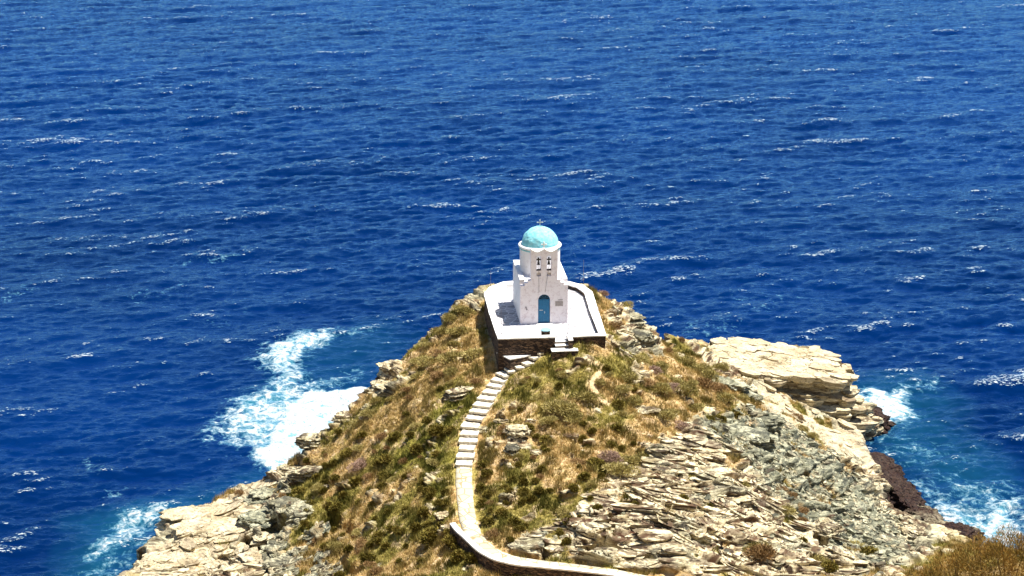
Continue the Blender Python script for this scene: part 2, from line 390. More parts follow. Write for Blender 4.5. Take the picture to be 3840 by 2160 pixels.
PATH = [tuple(pz(*p)) for p in [(2021,1317,14.15),(1995,1335,13.9),(1972,1358,13.6),(1945,1371,13.4),(1914,1385,13.15),(1887,1402,12.9),(1869,1423,12.65),(1856,1443,12.45),(1842,1467,12.25),(1826,1490,12.05),(1811,1515,11.85),(1797,1539,11.65),(1782,1564,11.4),(1766,1593,11.15),(1762,1622,10.93),(1756,1649,10.72),(1751,1676,10.52),(1746,1706,10.3),(1741,1734,10.1)]]
FLAT = [tuple(pz(*p)) for p in [(1741,1745,9.95),(1740,1790,9.8),(1742,1835,9.6),(1745,1870,9.45),(1749,1905,9.3),(1757,1957,9.15),(1778,2010,9.05),(1804,2042,9.0),(1846,2073,9.0),(1916,2099,9.0),(2020,2115,9.0),(2164,2131,9.1),(2304,2150,9.2),(2450,2180,9.3),(2650,2220,9.4)]]
WL = [tuple(pz(*p)) for p in [(1696,1966,9.55),(1718,1992,9.5),(1745,2017,9.5),(1772,2043,9.5),(1800,2068,9.5),(1849,2097,9.5),(1919,2116,9.5),(2024,2127,9.5),(2164,2140,9.55),(2339,2162,9.65),(2500,2195,9.75),(2700,2235,9.85)]]
for L_ in (FLAT, WL):                   # both run on along the hillside beyond the frame
    x_, y_, z_ = L_[-1]; L_ += [(x_+6, y_-3.2, z_+.4), (x_+13, y_-8, z_+1.2), (x_+19, y_-15, z_+2.6)]
TH = R(5.5); T0 = Vector((0, 0, 15.0))
def loc2w(x, y, z=0): return (x*math.cos(TH)-y*math.sin(TH), x*math.sin(TH)+y*math.cos(TH), T0.z+z)
TER = [(-3.85,-4.2),(4.1,-4.2),(4.35,2.0),(4.55,6.6),(4.1,8.4),(2.9,9.7),(0.0,10.3),(-2.2,9.9),(-3.4,8.6),(-3.95,6.9),(-3.95,2.0)]   # terrace outline, local
TERW = [loc2w(*p)[:2] for p in TER]
def smooth_terrain(x, y):
    z = rbf(x, y); s = polydist(x, y, COAST)
    cap = np.where(s > 0, -2.0+(s+.25)*5.5, -2.0+s*1.5)
    cap2 = np.maximum(cap, -6)
    z = -np.log(np.exp(-np.clip(z, -20, 60)*2.0)+np.exp(-np.clip(cap2, -20, 60)*2.0)+1e-60)/2.0
    return z
def shape_terrain(x, y, z):
    d, pzv = linedist(x, y, PATH); d2, pz2 = linedist(x, y, FLAT)
    w = 1-sstep(.75, 2.2, d); z = z*(1-w)+(pzv-.22)*w
    w = 1-sstep(.75, 2.0, d2); z = z*(1-w)+(pz2-.10)*w
    d3, pz3 = linedist(x, y, WL); w = (1-sstep(1.2, 3.0, d3))*sstep(-.02, .25, d2-d3-.35); z = z*(1-w)+np.minimum(z, pz3-.85)*w
    s = polydist(x, y, TERW); w = sstep(-.1, .5, s); z = np.where(s > -1.2, z*(1-w)+np.minimum(z, 13.8)*w, z)
    return z
def hit(u, v):                          # where the pixel's ray meets the smooth land
    r = ray(u, v); t = np.arange(95, 190, .2)/math.hypot(r[0], r[1])
    X = CAM.x+r[0]*t; Y = CAM.y+r[1]*t; Z = CAM.z+r[2]*t
    g = ground(X, Y, Z0); k = np.argmax(g > Z)
    if not (g > Z).any(): k = np.argmin(np.abs(Z))
    return (X[k], Y[k])
def region(pts): return [hit(*p) for p in pts]

def graded(lo, a, b, hi, st, far):
    mid = np.arange(a, b, st)
    def out(n0, n1, sgn):
        r = []; p = n0; s = st
        while (n1-p)*sgn > 0:
            s = min(s*1.12, far); p = p+sgn*s; r.append(p)
        return r
    return np.array(out(a, lo, -1)[::-1]+list(mid)+out(mid[-1], hi, 1))
gx = graded(-150, -34, 34, 165, .095, 6); gy = graded(-185, -33, 26, 40, .095, 6)
X, Y = np.meshgrid(gx, gy); nr, nc = X.shape
Z = smooth_terrain(X, Y); Z0 = Z.copy()
_ix = np.arange(nc); _iy = np.arange(nr)
def ground(x, y, arr=None):             # height (or mask) of the land at (x, y)
    arr = ZD if arr is None else arr
    fx = np.interp(x, gx, _ix); fy = np.interp(y, gy, _iy)
    i = np.clip(fx.astype(int) if hasattr(fx, 'astype') else int(fx), 0, nc-2); j = np.clip(fy.astype(int) if hasattr(fy, 'astype') else int(fy), 0, nr-2)
    a = fx-i; b = fy-j
    return (arr[j, i]*(1-a)+arr[j, i+1]*a)*(1-b)+(arr[j+1, i]*(1-a)+arr[j+1, i+1]*a)*b
# region masks
wx = X+1.2*fbm(X*.35, Y*.35, 0, 4, 5)+.35*noise(X*1.7, Y*1.7, 0, 9); wy = Y+1.6*fbm(X*.3, Y*.3, 3, 4, 6)+.35*noise(X*1.9, Y*1.7, 0, 19)
def rmask(pts, soft=.5):
    w = np.array(region(pts)); lo = w.min(0)-soft-.1; hi = w.max(0)+soft+.1
    sel = (wx > lo[0]) & (wx < hi[0]) & (wy > lo[1]) & (wy < hi[1]); out = np.zeros_like(wx)
    out[sel] = sstep(-soft, soft, polydist(wx[sel], wy[sel], w)); return out
rock = np.maximum.reduce([
  rmask([(1880,2090),(1950,1990),(2060,1960),(2180,1930),(2240,1850),(2330,1800),(2300,1740),(2420,1750),(2500,1690),(2520,1640),(2580,1600),(2680,1580),(2740,1575),(2800,1540),(2860,1540),(2760,1440),(2680,1400),(2600,1330),(2560,1230),(3400,1500),(3300,1700),(3500,1990),(3620,2020),(3500,2080),(3380,2160),(2600,2160),(2200,2125),(2000,2110)]),
  rmask([(300,2300),(480,2000),(800,1840),(1060,1760),(1100,1800),(1060,1850),(1120,1900),(1090,1960),(1040,2010),(1080,2080),(1060,2300)]),
  rmask([(2130,1270),(2290,1265),(2380,1180),(2450,1250),(2480,1330),(2350,1350),(2200,1335),(2130,1300)],.4),
  rmask([(1420,1360),(1510,1370),(1530,1440),(1430,1490),(1400,1450)],.3), rmask([(1725,1100),(1810,1100),(1810,1160),(1740,1170)],.3),
  rmask([(1250,1540),(1310,1480),(1340,1500),(1300,1600),(1230,1640)],.3), rmask([(2010,1435),(2140,1365),(2200,1372),(2190,1400),(2070,1455)],.35),
  rmask([(1150,1640),(1200,1660),(1120,1760),(1080,1730)],.3),
  rmask([(1890,1640),(1960,1610),(2000,1660),(1960,1720),(1900,1740)],.25)])
thin = rmask([(1000,2120),(1060,1900),(1250,1960),(1400,2100),(1400,2300),(1000,2300)], 1.0)*sstep(.05, .22, fbm(X*.7, Y*.7, 0, 4, 33))
rock = np.maximum(rock, thin)
scat = sstep(.50, .58, fbm(X*.55, Y*.55, 0, 5, 21))*.85
rock = np.maximum(rock, scat*(Z < 13))
under = sstep(.35, .45, fbm(X*.5, Y*.5, 2.2, 4, 61))    # turf pockets on the rock
rock = rock*(1-.85*under*(X < 24))
rock = np.clip(np.maximum(rock, 1-sstep(.8, 2.3, Z+.5*noise(X*.6, Y*.6, 0, 2))), 0, 1)
gz, gxx = np.gradient(Z); sl = np.hypot(gz/np.gradient(gy)[:, None], gxx/np.gradient(gx)[None, :])
rock = np.maximum(rock, sstep(1.0, 1.6, sl))
green = np.maximum(rmask([(1500,1640),(1720,1480),(1790,1500),(1710,1700),(1700,1940),(1600,1960),(1560,1800),(1420,1760)], .8),
                   rmask([(1850,1430),(1960,1370),(2130,1400),(2000,1480),(1850,1500)], .6)*.8)
green = np.maximum(green, .8*sstep(-.02, .22, fbm(X*.25, Y*.25, 0, 3, 44)))
greyk = np.maximum(rmask([(2600,1560),(2780,1530),(2900,1580),(3050,1680),(3200,1800),(3350,1960),(3400,2100),(3250,2160),(3050,2000),(2900,1860),(2820,1740),(2680,1680)], .8),
        rmask([(1000,1850),(1200,1800),(1330,1980),(1300,2160),(1030,2160),(1010,1980)], .8)*.8)
greyk = np.clip(np.maximum(greyk, .6*sstep(.2, .4, fbm(X*.3, Y*.3, 1, 3, 71))), 0, 1)
bare = np.maximum.reduce([rmask([(2720,1570),(2880,1530),(2880,1570),(2750,1600)], .3), rmask([(2205,1370),(2240,1370),(2300,1500),(2320,1560),(2290,1560),(2220,1450)], .25),
        rmask([(1650,2010),(1665,2010),(1640,2160),(1615,2160)], .2)]+[.7*sstep(.18, .34, fbm(X*.6, Y*.6, 4, 4, 81))])
dp, _ = linedist(X, Y, PATH+FLAT)
rock = rock*sstep(.9, 1.4, dp)
# relief: lumps everywhere, bedded ledges where rock shows
Z = Z+.55*fbm(X*.22, Y*.22, 0, 3, 1)*sstep(1.2, 3.5, dp)+.16*fbm(X*.9, Y*.9, 0, 4, 8)*sstep(.6, 1.5, dp)*(1-.7*rock)
Z = shape_terrain(X, Y, Z)
bedc = Z+.16*X*.6+.26*Y+.55*fbm(X*.18, Y*.18, 0, 3, 12)+.05*fbm(X*.5, Y*.7, Z*.9, 3, 13)
def layers(b, seed):                    # uneven steps: hard beds stand proud with a sharp lower lip
    def one(k, per, sd):
        t = b/per+.35*noise(b/per*.37, 0, 0, sd); i = np.floor(t); f = t-i
        amp = .35+.65*(np.sin(i*12.9898+sd)*43758.5453 % 1)
        return amp*(sstep(0, .15, f)-.95*np.clip(f, 0, 1)**1.4)
    return one(0, .62, seed)*.36+one(1, .22, seed+5)*.20+.16*one(0, 1.7, seed+11)
LAY = layers(bedc, 3)
crk = np.abs(fbm(X*.28, Y*.9, Z*.4, 3, 91)); joints = .7*(1-sstep(0, .045, crk))
crk2 = np.abs(fbm(X*.35+Y*.2, Y*.35-X*.12, 0, 2, 95)); joints = np.maximum(joints, 1-sstep(0, .018, crk2))
big = fbm(X*.25, Y*.6, Z*.6, 3, 14)
amp = rock*(.55+.45*sstep(-.2, .2, big))
# smooth pale shelves have little relief
Z1 = Z.copy()
shelf = np.maximum(rmask([(2797,1432),(3000,1500),(3232,1627),(3269,1755),(3150,1720),(2980,1640),(2850,1560)], .4), rmask([(500,2060),(800,1860),(1000,1830),(1050,1900),(900,2050),(600,2200),(450,2200)], .6)*.9)
amp = amp*(1-.55*shelf)
lens = sstep(.22, .36, noise(X*.22, Y*.30, bedc*.9, 101)+.25*noise(X*.9, Y*.9, bedc*3, 102))*rock*(1-shelf)*rmask([(1880,2090),(1950,1990),(2240,1850),(2500,1850),(2900,1900),(3050,2000),(3150,2160),(2600,2160),(2200,2125),(2000,2110)], 1.0)  # sunken lenses; red-brown rock with the recess shadow put into its colour
H = LAY*amp*1.15-lens*.32-joints*rock*(.20-.08*shelf)+rock*(.42*big*(1-.6*shelf)+.07*fbm(X*1.0, Y*3.0, Z*4, 3, 15))
# hollows: trenches whose back wall leans over them
pit = np.zeros_like(Z)
for pts, r_, dp_ in [([(1110,1748),(1165,1752)],.75,1.3),([(985,1975),(1050,1990)],.9,1.6),([(930,2030),(1010,2045)],.75,1.4),([(800,1930),(745,1955),(690,1990)],.65,1.5),([(690,2080),(715,2095)],.5,1.0),
   ([(840,2085),(870,2095)],.5,1.0),([(530,2075),(560,2110)],.6,1.2),([(1240,1800),(1215,1795)],.4,.8),([(1300,1950),(1350,2000)],.45,.9),([(1220,1890),(1260,1960)],.5,1.0),([(1020,2110),(1010,2150)],.6,1.2),([(1280,2120),(1330,2150)],.6,1.0),
   ([(1680,1497),(1725,1505)],.5,.9),([(2700,1700),(2780,1715)],.9,1.6),([(2610,1795),(2660,1800)],.5,1.0),([(3070,2050),(3110,2075)],.7,1.4),([(2010,1990),(2060,2000)],.4,.9),([(2050,2050),(2030,2100),(2060,2110)],.45,1.0),
   ([(2240,1965),(2360,1975),(2480,1990)],.4,.9),([(2190,2060),(2290,2070),(2400,2090),(2500,2105)],.5,1.1),([(1930,2060),(1990,2085)],.45,.9),([(2330,2130),(2420,2145)],.4,.8),([(2330,1905),(2370,1912)],.35,.8),([(2420,1930),(2470,1935)],.3,.6),
   ([(2700,1760),(2730,1770)],.4,.7),([(2480,1720),(2560,1740)],.35,.7),([(2900,1740),(2950,1775)],.5,.8),([(3000,1850),(3040,1880)],.4,.8),([(3420,2050),(3440,2080)],.5,1.0),([(2830,1945),(2900,1950)],.35,.7),([(2620,1950),(2680,1960)],.35,.6),([(2590,2030),(2640,2040)],.35,.6)]:
    w_ = [hit(*p)+(0,) for p in pts]; w_ = [(float(a_), float(b_), 0) for a_, b_, _ in w_]; xs_ = [p[0] for p in w_]; ys_ = [p[1] for p in w_]
    sel = (X > min(xs_)-2) & (X < max(xs_)+2) & (Y > min(ys_)-2) & (Y < max(ys_)+2)
    d_, _z = linedist(wx[sel]*.4+X[sel]*.6, wy[sel]*.4+Y[sel]*.6, w_); pit[sel] = np.maximum(pit[sel], dp_*(1-sstep(.35*r_, r_, d_)))
dZx = np.gradient(Z, axis=1)/np.gradient(gx)[None, :]; dZy = np.gradient(Z, axis=0)/np.gradient(gy)[:, None]
ln = np.sqrt(1+dZx**2+dZy**2)
near = sstep(.5, 1.6, dp)*sstep(.0, 1.0, -polydist(X, Y, TERW))
H = H*near
soilH = (1-rock)*(.05*fbm(X*3.1, Y*3.1, 0, 3, 16)+.03*noise(X*7, Y*7, 0, 17))*near
# overhang: push lips forward (towards the downslope) as well as up
XD = X-dZx/ln*H*1.5+rock*near*.05*noise(X*1.4, Y*1.4, Z*3, 51); YD = Y-dZy/ln*H*1.5-rock*LAY*near*.5*(1-.5*shelf); ZD = Z+H/ln+soilH-pit*near; YD = YD+pit*near*.75
wetm = 1-sstep(.7, 1.7, ZD+.5*noise(X*.9, Y*.9, 0, 52))
wetm = np.maximum(wetm*.95, rmask([(3250,1690),(3390,1760),(3420,1830),(3490,1930),(3440,1970),(3380,1900),(3300,1790)], .3))
wetm = wetm*np.clip((X > 5)*1.0+.25, 0, 1)
V = np.stack([XD, YD, ZD], -1).reshape(-1, 3)
mask = np.stack([rock, green, greyk, np.ones_like(rock)], -1).reshape(-1, 4)
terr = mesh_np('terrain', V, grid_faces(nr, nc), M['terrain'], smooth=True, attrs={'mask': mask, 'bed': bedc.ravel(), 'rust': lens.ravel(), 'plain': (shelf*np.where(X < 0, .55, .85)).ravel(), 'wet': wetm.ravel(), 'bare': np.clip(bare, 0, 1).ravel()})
tag(terr, 'rocky headland of pale schist and dry scrub running out into the sea', 'headland', kind='structure')
def gp(u, v):                           # ground point under a photo pixel, on the finished surface
    x, y = hit(u, v); return (float(x), float(y), float(ground(x, y)))

# ------------------------------------------------------------------ sea
def wave_tile(L, N, peak, wind, spread, seed, smin=.25, pw=4.0):
    rg = np.random.default_rng(seed)
    k = 2*np.pi*np.fft.fftfreq(N, L/N); KX, KY = np.meshgrid(k, k); K = np.hypot(KX, KY)+1e-6
    kp = 2*np.pi/peak; th = np.arctan2(KY, KX)-wind
    Sp = np.exp(-1.25*(kp/K)**2)/K**pw*(np.abs(np.cos(th))**spread+.06)*np.exp(-(K*smin/6.0)**2); Sp[0, 0] = 0
    h = (rg.normal(size=K.shape)+1j*rg.normal(size=K.shape))*np.sqrt(Sp)
    out = [np.fft.ifft2(h).real, np.fft.ifft2(-1j*h*KX/K).real, np.fft.ifft2(-1j*h*KY/K).real]
    s = np.gradient(out[0], L/N)[0].std(); return [(o/s).astype(np.float32) for o in out]    # scaled to a mean steepness of 1
def tsample(t, L, x, y):
    N = t.shape[0]; fx = (x/L % 1)*N; fy = (y/L % 1)*N
    i = np.floor(fx).astype(int); j = np.floor(fy).astype(int); a = fx-i; b = fy-j; i %= N; j %= N; i1 = (i+1) % N; j1 = (j+1) % N
    return (t[j, i]*(1-a)+t[j, i1]*a)*(1-b)+(t[j1, i]*(1-a)+t[j1, i1]*a)*b
T1 = wave_tile(113.0, 1024, 11.0, R(112), 5.0, 1, pw=4.8); T2 = wave_tile(47.0, 512, 4.6, R(92), 3.5, 2, pw=4.6); T3 = wave_tile(29.0, 512, 2.2, R(128), 3.5, 3, pw=4.6)
Q1, Q2, Q3 = (float(t[0].std()) for t in (T1, T2, T3))
vv = np.linspace(2260, -260, 900); ang = R(PITCH)+np.arctan((vv-1080)/F); dd = CAM.z/np.tan(ang)
dd = np.r_[np.linspace(20, dd[0]-.5, 40), dd]; far = [dd[-1]]
while far[-1] < 9000: far.append(far[-1]*1.06)
dd = np.r_[dd, far[1:]]
tt = np.r_[np.linspace(-1.6, -.33, 60)[:-1], np.linspace(-.33, .33, 1150), np.linspace(.33, 1.6, 60)[1:]]
D, T = np.meshgrid(dd, tt, indexing='ij'); SX = CAM.x+D*T; SY = CAM.y+D
c1, s1 = math.cos(.35), math.sin(.35)
ux, uy = SX*c1+SY*s1, -SX*s1+SY*c1
h1 = [tsample(t, 113.0, SX, SY) for t in T1]; h2 = [tsample(t, 47.0, ux, uy) for t in T2]
wx3, wy3 = SX*c1-SY*s1, SX*s1+SY*c1; h3 = [tsample(t, 29.0, wx3, wy3) for t in T3]
gust = .8+.35*fbm(SX*.012, SY*.012, 0, 3, 7)
fade = 1-sstep(700, 3000, D)
A1, A2, A3 = .10, .13, .17
sh = fade*gust
ZS = (h1[0]*A1+h2[0]*A2+h3[0]*A3)*sh
DX = (h1[1]*A1+(h2[1]*c1-h2[2]*s1)*A2+(h3[1]*c1+h3[2]*s1)*A3)*sh; DY = (h1[2]*A1+(h2[1]*s1+h2[2]*c1)*A2+(-h3[1]*s1+h3[2]*c1)*A3)*sh
crest = (h1[0]/Q1*.62+h2[0]/Q2*.5+h3[0]/Q3*.5)
# foam fields: patches of broken water near the rocks (world positions at sea level)
def sp(u, v): return pz(u*3840/2576, v*3840/2576, 0)
q = 1.9*fbm(SX*.16, SY*.09, 0, 5, 31)+.5*noise(SX*.8, SY*.5, 0, 32)
q2 = 2.8*fbm(SX*.14, SY*.09, 5, 5, 35)
def blob(pts, soft):                    # points from the 2576 wide view
    w = [sp(*p)[:2] for p in pts]
    w = np.array(w); lo = w.min(0)-soft-6; hi = w.max(0)+soft+6
    sel = (SX > lo[0]) & (SX < hi[0]) & (SY > lo[1]) & (SY < hi[1]) & (D < 330) & (D > 100); out = np.zeros_like(SX)
    out[sel] = sstep(-soft, soft, polydist((SX+q)[sel], (SY+q2)[sel], w)); return out
foam = np.maximum.reduce([
  blob([(560,1010),(640,975),(700,945),(740,935),(760,960),(800,990),(930,975),(960,1000),(900,1080),(780,1160),(720,1230),(660,1200),(610,1150),(600,1110),(540,1080)], 2.4)*.80,
  blob([(760,985),(900,975),(970,990),(930,1060),(800,1140),(700,1210),(640,1170),(680,1080)], 1.5)*1.08,
  blob([(620,915),(660,870),(750,835),(840,825),(860,850),(780,890),(740,930),(690,950),(640,945)], 2.4)*.86,
  blob([(740,940),(820,950),(890,930),(890,950),(830,975),(770,985)], 1.2)*.62,
  blob([(640,925),(720,915),(770,940),(800,985),(700,1010),(640,985)], 2.0)*.74,
  blob([(820,820),(900,825),(960,830),(960,850),(880,850)], 1.3)*.34,
  blob([(240,1360),(310,1310),(400,1290),(440,1310),(400,1350),(330,1380),(260,1400)], 2.2)*.78,
  blob([(210,1420),(300,1380),(400,1370),(360,1440),(250,1480)], 2.4)*.50,
  blob([(230,1230),(330,1215),(350,1240),(260,1250)], 1.2)*.42, blob([(180,1180),(220,1150),(250,1170),(210,1200)], 1.0)*.34,
  blob([(2160,1000),(2200,975),(2270,985),(2290,1040),(2240,1070),(2190,1050)], 1.6)*1.05,
  blob([(2250,985),(2340,965),(2350,975),(2280,1010)], 1.2)*.6,
  blob([(2150,1060),(2260,1060),(2400,1120),(2400,1190),(2250,1180),(2160,1110)], 3.0)*.36,
  blob([(2270,1230),(2330,1270),(2450,1290),(2600,1250),(2600,1400),(2450,1370),(2330,1310)], 2.6)*.92,
  blob([(2290,1190),(2420,1200),(2600,1230),(2600,1300),(2420,1300),(2320,1260)], 3.0)*.5,
  blob([(1660,820),(1740,800),(1860,790),(1880,830),(1760,850),(1680,850)], 2.0)*.27, blob([(1820,740),(2020,730),(2060,760),(1900,790)], 2.4)*.22,
  blob([(280,740),(420,720),(470,700),(480,730),(380,760)], 2.0)*.24, blob([(480,800),(620,790),(600,815),(490,820)], 1.6)*.24,
  blob([(0,730),(70,720),(100,745),(0,760)], 1.4)*.34, blob([(530,640),(640,630),(600,655),(520,665)], 1.3)*.24, blob([(1330,640),(1480,630),(1450,660)], 1.0)*.12,
  blob([(430,650),(520,640),(500,660),(420,670)], 1.4)*.22, blob([(1230,330),(1150,240),(1130,235),(1200,330)], 1.2)*.1,
])
aq = np.maximum.reduce([.8*sstep(.55, 1.1, foam),
  blob([(540,1010),(640,900),(760,820),(1000,800),(1100,830),(1000,940),(960,1010),(900,1100),(740,1200),(600,1180)], 6)*.10,
  blob([(150,1480),(200,1300),(420,1260),(620,1200),(660,1210),(420,1340),(330,1500)], 6)*.20,
  blob([(2120,950),(2300,930),(2420,1000),(2450,1100),(2600,1200),(2600,1400),(2450,1400),(2260,1250),(2150,1100)], 6)*.14])
# whitecaps on the open water: only on crests, in clusters
clus = fbm((SX*.93-SY*.37)*.03, (SX*.37+SY*.93)*.075, 0, 3, 23)
near_ = 1-sstep(180, 300, D)
cap = sstep(1.9, 2.7, crest+1.1*clus+.45*near_+.3*noise(SX*.5, SY*.9, 0, 29))
ZS = ZS+.25*foam*fbm(SX*.5, SY*.5, 0, 4, 37)*(foam > 0)+.18*foam
VS = np.stack([SX+DX, SY+DY, ZS], -1).reshape(-1, 3)
n = NT('sea_water', .07, .5); v = n.coord((1, 1, 1))
vst = n.coord((.5, 1.35, 1)); aqm = n.attr("aqua"); fm = n.attr("foam"); cp = n.attr("cap")
patch = n.ramp(n.noise(v, .02, 3), [(.35, (.0002, .009, .050)), (.65, (.0003, .015, .082))])
deep = n.mix(n.ramp(aqm, [(.05, 0), (.95, 1)]), patch, (.03, .27, .34))
rpl = n.noise(vst, 1.5, 5, .62); rpl2 = n.noise(vst, 7.0, 4, .7)
body = n.n("ShaderNodeBsdfDiffuse"); n.l(deep, body.inputs[0]); glo = n.n("ShaderNodeBsdfGlossy"); glo.inputs["Color"].default_value = (.33, .64, 1, 1); glo.inputs["Roughness"].default_value = .05
fre = n.n("ShaderNodeFresnel"); fre.inputs[0].default_value = 1.34; wmx = n.n("ShaderNodeMixShader")
n.l(n.math('MINIMUM', n.math('MULTIPLY', n.math('SUBTRACT', fre.outputs[0], .085), 2.6, clamp=True), .68), wmx.inputs[0]); n.l(body.outputs[0], wmx.inputs[1]); n.l(glo.outputs[0], wmx.inputs[2])
bmp = n.math('ADD', n.math('MULTIPLY', rpl, .8), n.math('MULTIPLY', rpl2, .22))
bn = n.n("ShaderNodeBump"); bn.inputs["Strength"].default_value = 1.0; bn.inputs["Distance"].default_value = .13; n.l(bmp, bn.inputs["Height"])
for q_ in (fre, glo): n.l(bn.outputs[0], q_.inputs["Normal"])
# foam: threads and clots that thicken with the foam field
fn = n.noise(v, .75, 9, .70, dist=1.2); fn2 = n.noise(v, 3.2, 6, .72, dist=.6)
wv = n.mix(.35, v, n.noise(v, .9, 4, out=1))
ve = n.n("ShaderNodeTexVoronoi", feature='DISTANCE_TO_EDGE'); n.l(wv, ve.inputs[0]); ve.inputs["Scale"].default_value = 1.1
lace = n.ramp(ve.outputs[0], [(.0, 1), (.20, 0)])
thr = n.math('ADD', n.math('MULTIPLY', n.math('SUBTRACT', fn, .5), 2.0), n.math('MULTIPLY', n.math('SUBTRACT', fn2, .5), 1.1))
thr = n.math('ADD', thr, n.math('MULTIPLY', lace, .20))
f1 = n.math('ADD', n.math('MULTIPLY', fm, .95), thr)
f1 = n.ramp(f1, [(.42, 0), (.60, .30), (.86, .72), (1.12, 1)])
f1 = n.math('MULTIPLY', f1, n.ramp(fm, [(.02, 0), (.15, 1)]))
fn3 = n.noise(vst, 5.5, 3, .6)
fc = n.math('ADD', n.math('MULTIPLY', cp, .55), n.math('MULTIPLY', n.math('SUBTRACT', fn3, .5), 2.6)); fc = n.ramp(fc, [(.60, 0), (.80, 1)])
fc = n.math('MULTIPLY', fc, n.ramp(cp, [(.02, 0), (.25, 1)]))
fs = n.math('MULTIPLY', n.ramp(n.noise(vst, 3.3, 3, .6), [(.665, 0), (.70, 1)]), n.ramp(n.attr('crest'), [(.25, 0), (.7, 1)]))  # sun glints on crests, painted as tiny white specks in the foam colour
ff = n.math('MAXIMUM', n.math('MAXIMUM', f1, fc), fs)
fb = n.n("ShaderNodeBsdfDiffuse"); n.l(n.ramp(ff, [(.3, (.16, .46, .60)), (.62, (.48, .68, .76)), (.92, (.74, .79, .82))]), fb.inputs[0])
b2 = n.n("ShaderNodeBump"); b2.inputs["Strength"].default_value = .9; b2.inputs["Distance"].default_value = .5; n.l(thr, b2.inputs["Height"]); n.l(b2.outputs[0], fb.inputs["Normal"])
ms = n.n("ShaderNodeMixShader"); n.l(ff, ms.inputs[0]); n.l(wmx.outputs[0], ms.inputs[1]); n.l(fb.outputs[0], ms.inputs[2])
n.l(ms.outputs[0], n.t.nodes["Material Output"].inputs[0]); M['sea'] = n.m
sea = mesh_np('sea', VS, grid_faces(*SX.shape), M['sea'], attrs={'foam': foam.ravel(), 'aqua': np.clip(aq, 0, 1).ravel(), 'cap': cap.ravel(), 'crest': sstep(.5, 1.9, crest+.5*clus).ravel()})
tag(sea, 'deep blue open sea with small whitecaps and foam round the rocks', 'sea', kind='structure')

# ------------------------------------------------------------------ terrace
tf = MB(); inner = [(-3.5,-3.8),(3.65,-3.8),(3.75,2.0),(3.95,6.4),(3.55,7.9),(2.6,9.1),(0.0,9.7),(-2.0,9.3),(-3.0,8.2),(-3.5,6.7),(-3.55,2.0)]
ep = [(.30,-3.8),(.30,-4.75),(1.35,-4.75),(1.35,-3.8)]
fl = [(p[0]*1.015, p[1]*1.01) for p in inner]
tf.prism([fl], -.5, 0.0, 'XY')
floor = tf.build('terrace_floor', M['paving']); floor.location = T0; floor.rotation_euler = (0, 0, TH)
tag(floor, 'flagstone floor of the walled chapel terrace', 'terrace floor', kind='structure')
wallroot = empty('terrace_wall', T0, TH)
tag(wallroot, 'brown dry stone retaining wall with white coping enclosing the chapel terrace', 'wall')
# wall body as two runs leaving the entrance gap open
def band(outer, inn, z0, z1, name, mat, parent, rough=0, bev=0):
    m = MB(); n_ = len(outer)
    o0 = [m.bm.verts.new((p[0], p[1], z0)) for p in outer]; o1 = [m.bm.verts.new((p[0], p[1], z1)) for p in outer]
    i0 = [m.bm.verts.new((p[0], p[1], z0)) for p in inn]; i1 = [m.bm.verts.new((p[0], p[1], z1)) for p in inn]
    for k in range(n_-1):
        for q in ((o0[k], o0[k+1], o1[k+1], o1[k]), (i0[k+1], i0[k], i1[k], i1[k+1]), (o1[k], o1[k+1], i1[k+1], i1[k]), (o0[k+1], o0[k], i0[k], i0[k+1])): m.bm.faces.new(q)
    for k in (0, n_-1): m.bm.faces.new((o0[k], o1[k], i1[k], i0[k]))
    if rough: return m.build(name, mat, parent, rough=rough, rs=1.5, cuts=3)
    return m.build(name, mat, parent)
def dens(pts, step=.35):
    out = []
    for a, b in zip(pts[:-1], pts[1:]):
        n_ = max(1, int(math.dist(a, b)/step))
        for k in range(n_): out.append((a[0]+(b[0]-a[0])*k/n_, a[1]+(b[1]-a[1])*k/n_))
    return out+[pts[-1]]
OUT = [(1.25,-4.2)]+TER[1:]+TER[:1]+[(.35,-4.2)]; INN = [(1.25,-3.75)]+inner[1:]+[(inner[0][0], -3.75)]+[(.35,-3.75)]
INN[1] = (inner[1][0], -3.75)
def both(o, i):
    oo, ii = [], []
    for k in range(len(o)-1):
        n_ = max(1, int(math.dist(o[k], o[k+1])/.5))
        for j in range(n_):
            t = j/n_; oo.append((o[k][0]+(o[k+1][0]-o[k][0])*t, o[k][1]+(o[k+1][1]-o[k][1])*t)); ii.append((i[k][0]+(i[k+1][0]-i[k][0])*t, i[k][1]+(i[k+1][1]-i[k][1])*t))
    return oo+[o[-1]], ii+[i[-1]]
OUTD, INND = both(OUT, INN)
zz = .27
band(OUTD, INND, -3.2, zz, 'stonework', M['stone'], wallroot, rough=.035)
def grow(o, i, a):
    res = []
    for p, q in zip(o, i):
        d = math.dist(p, q) or 1; res.append((p[0]+(p[0]-q[0])/d*a, p[1]+(p[1]-q[1])/d*a))
    return res
band(grow(OUTD, INND, .05), grow(INND, OUTD, .02), zz+.003, zz+.085, 'coping', M['coping'], wallroot, rough=.015)
pi_ = [k for k, p in enumerate(INND) if p[0] < .5 and p[1] > -3.5]
band(grow([INND[k] for k in pi_], [OUTD[k] for k in pi_], .035), grow([INND[k] for k in pi_], [OUTD[k] for k in pi_], .003), -.1, zz, 'inner_plaster', M['coping'], wallroot)
# plastered inner side bench on the left, white floor edging along the chapel front
b = MB(); b.box((-2.0, -3.42, .10), (2.4, .62, .19), bevel=.03); b.build('bench', M['coping'], wallroot)
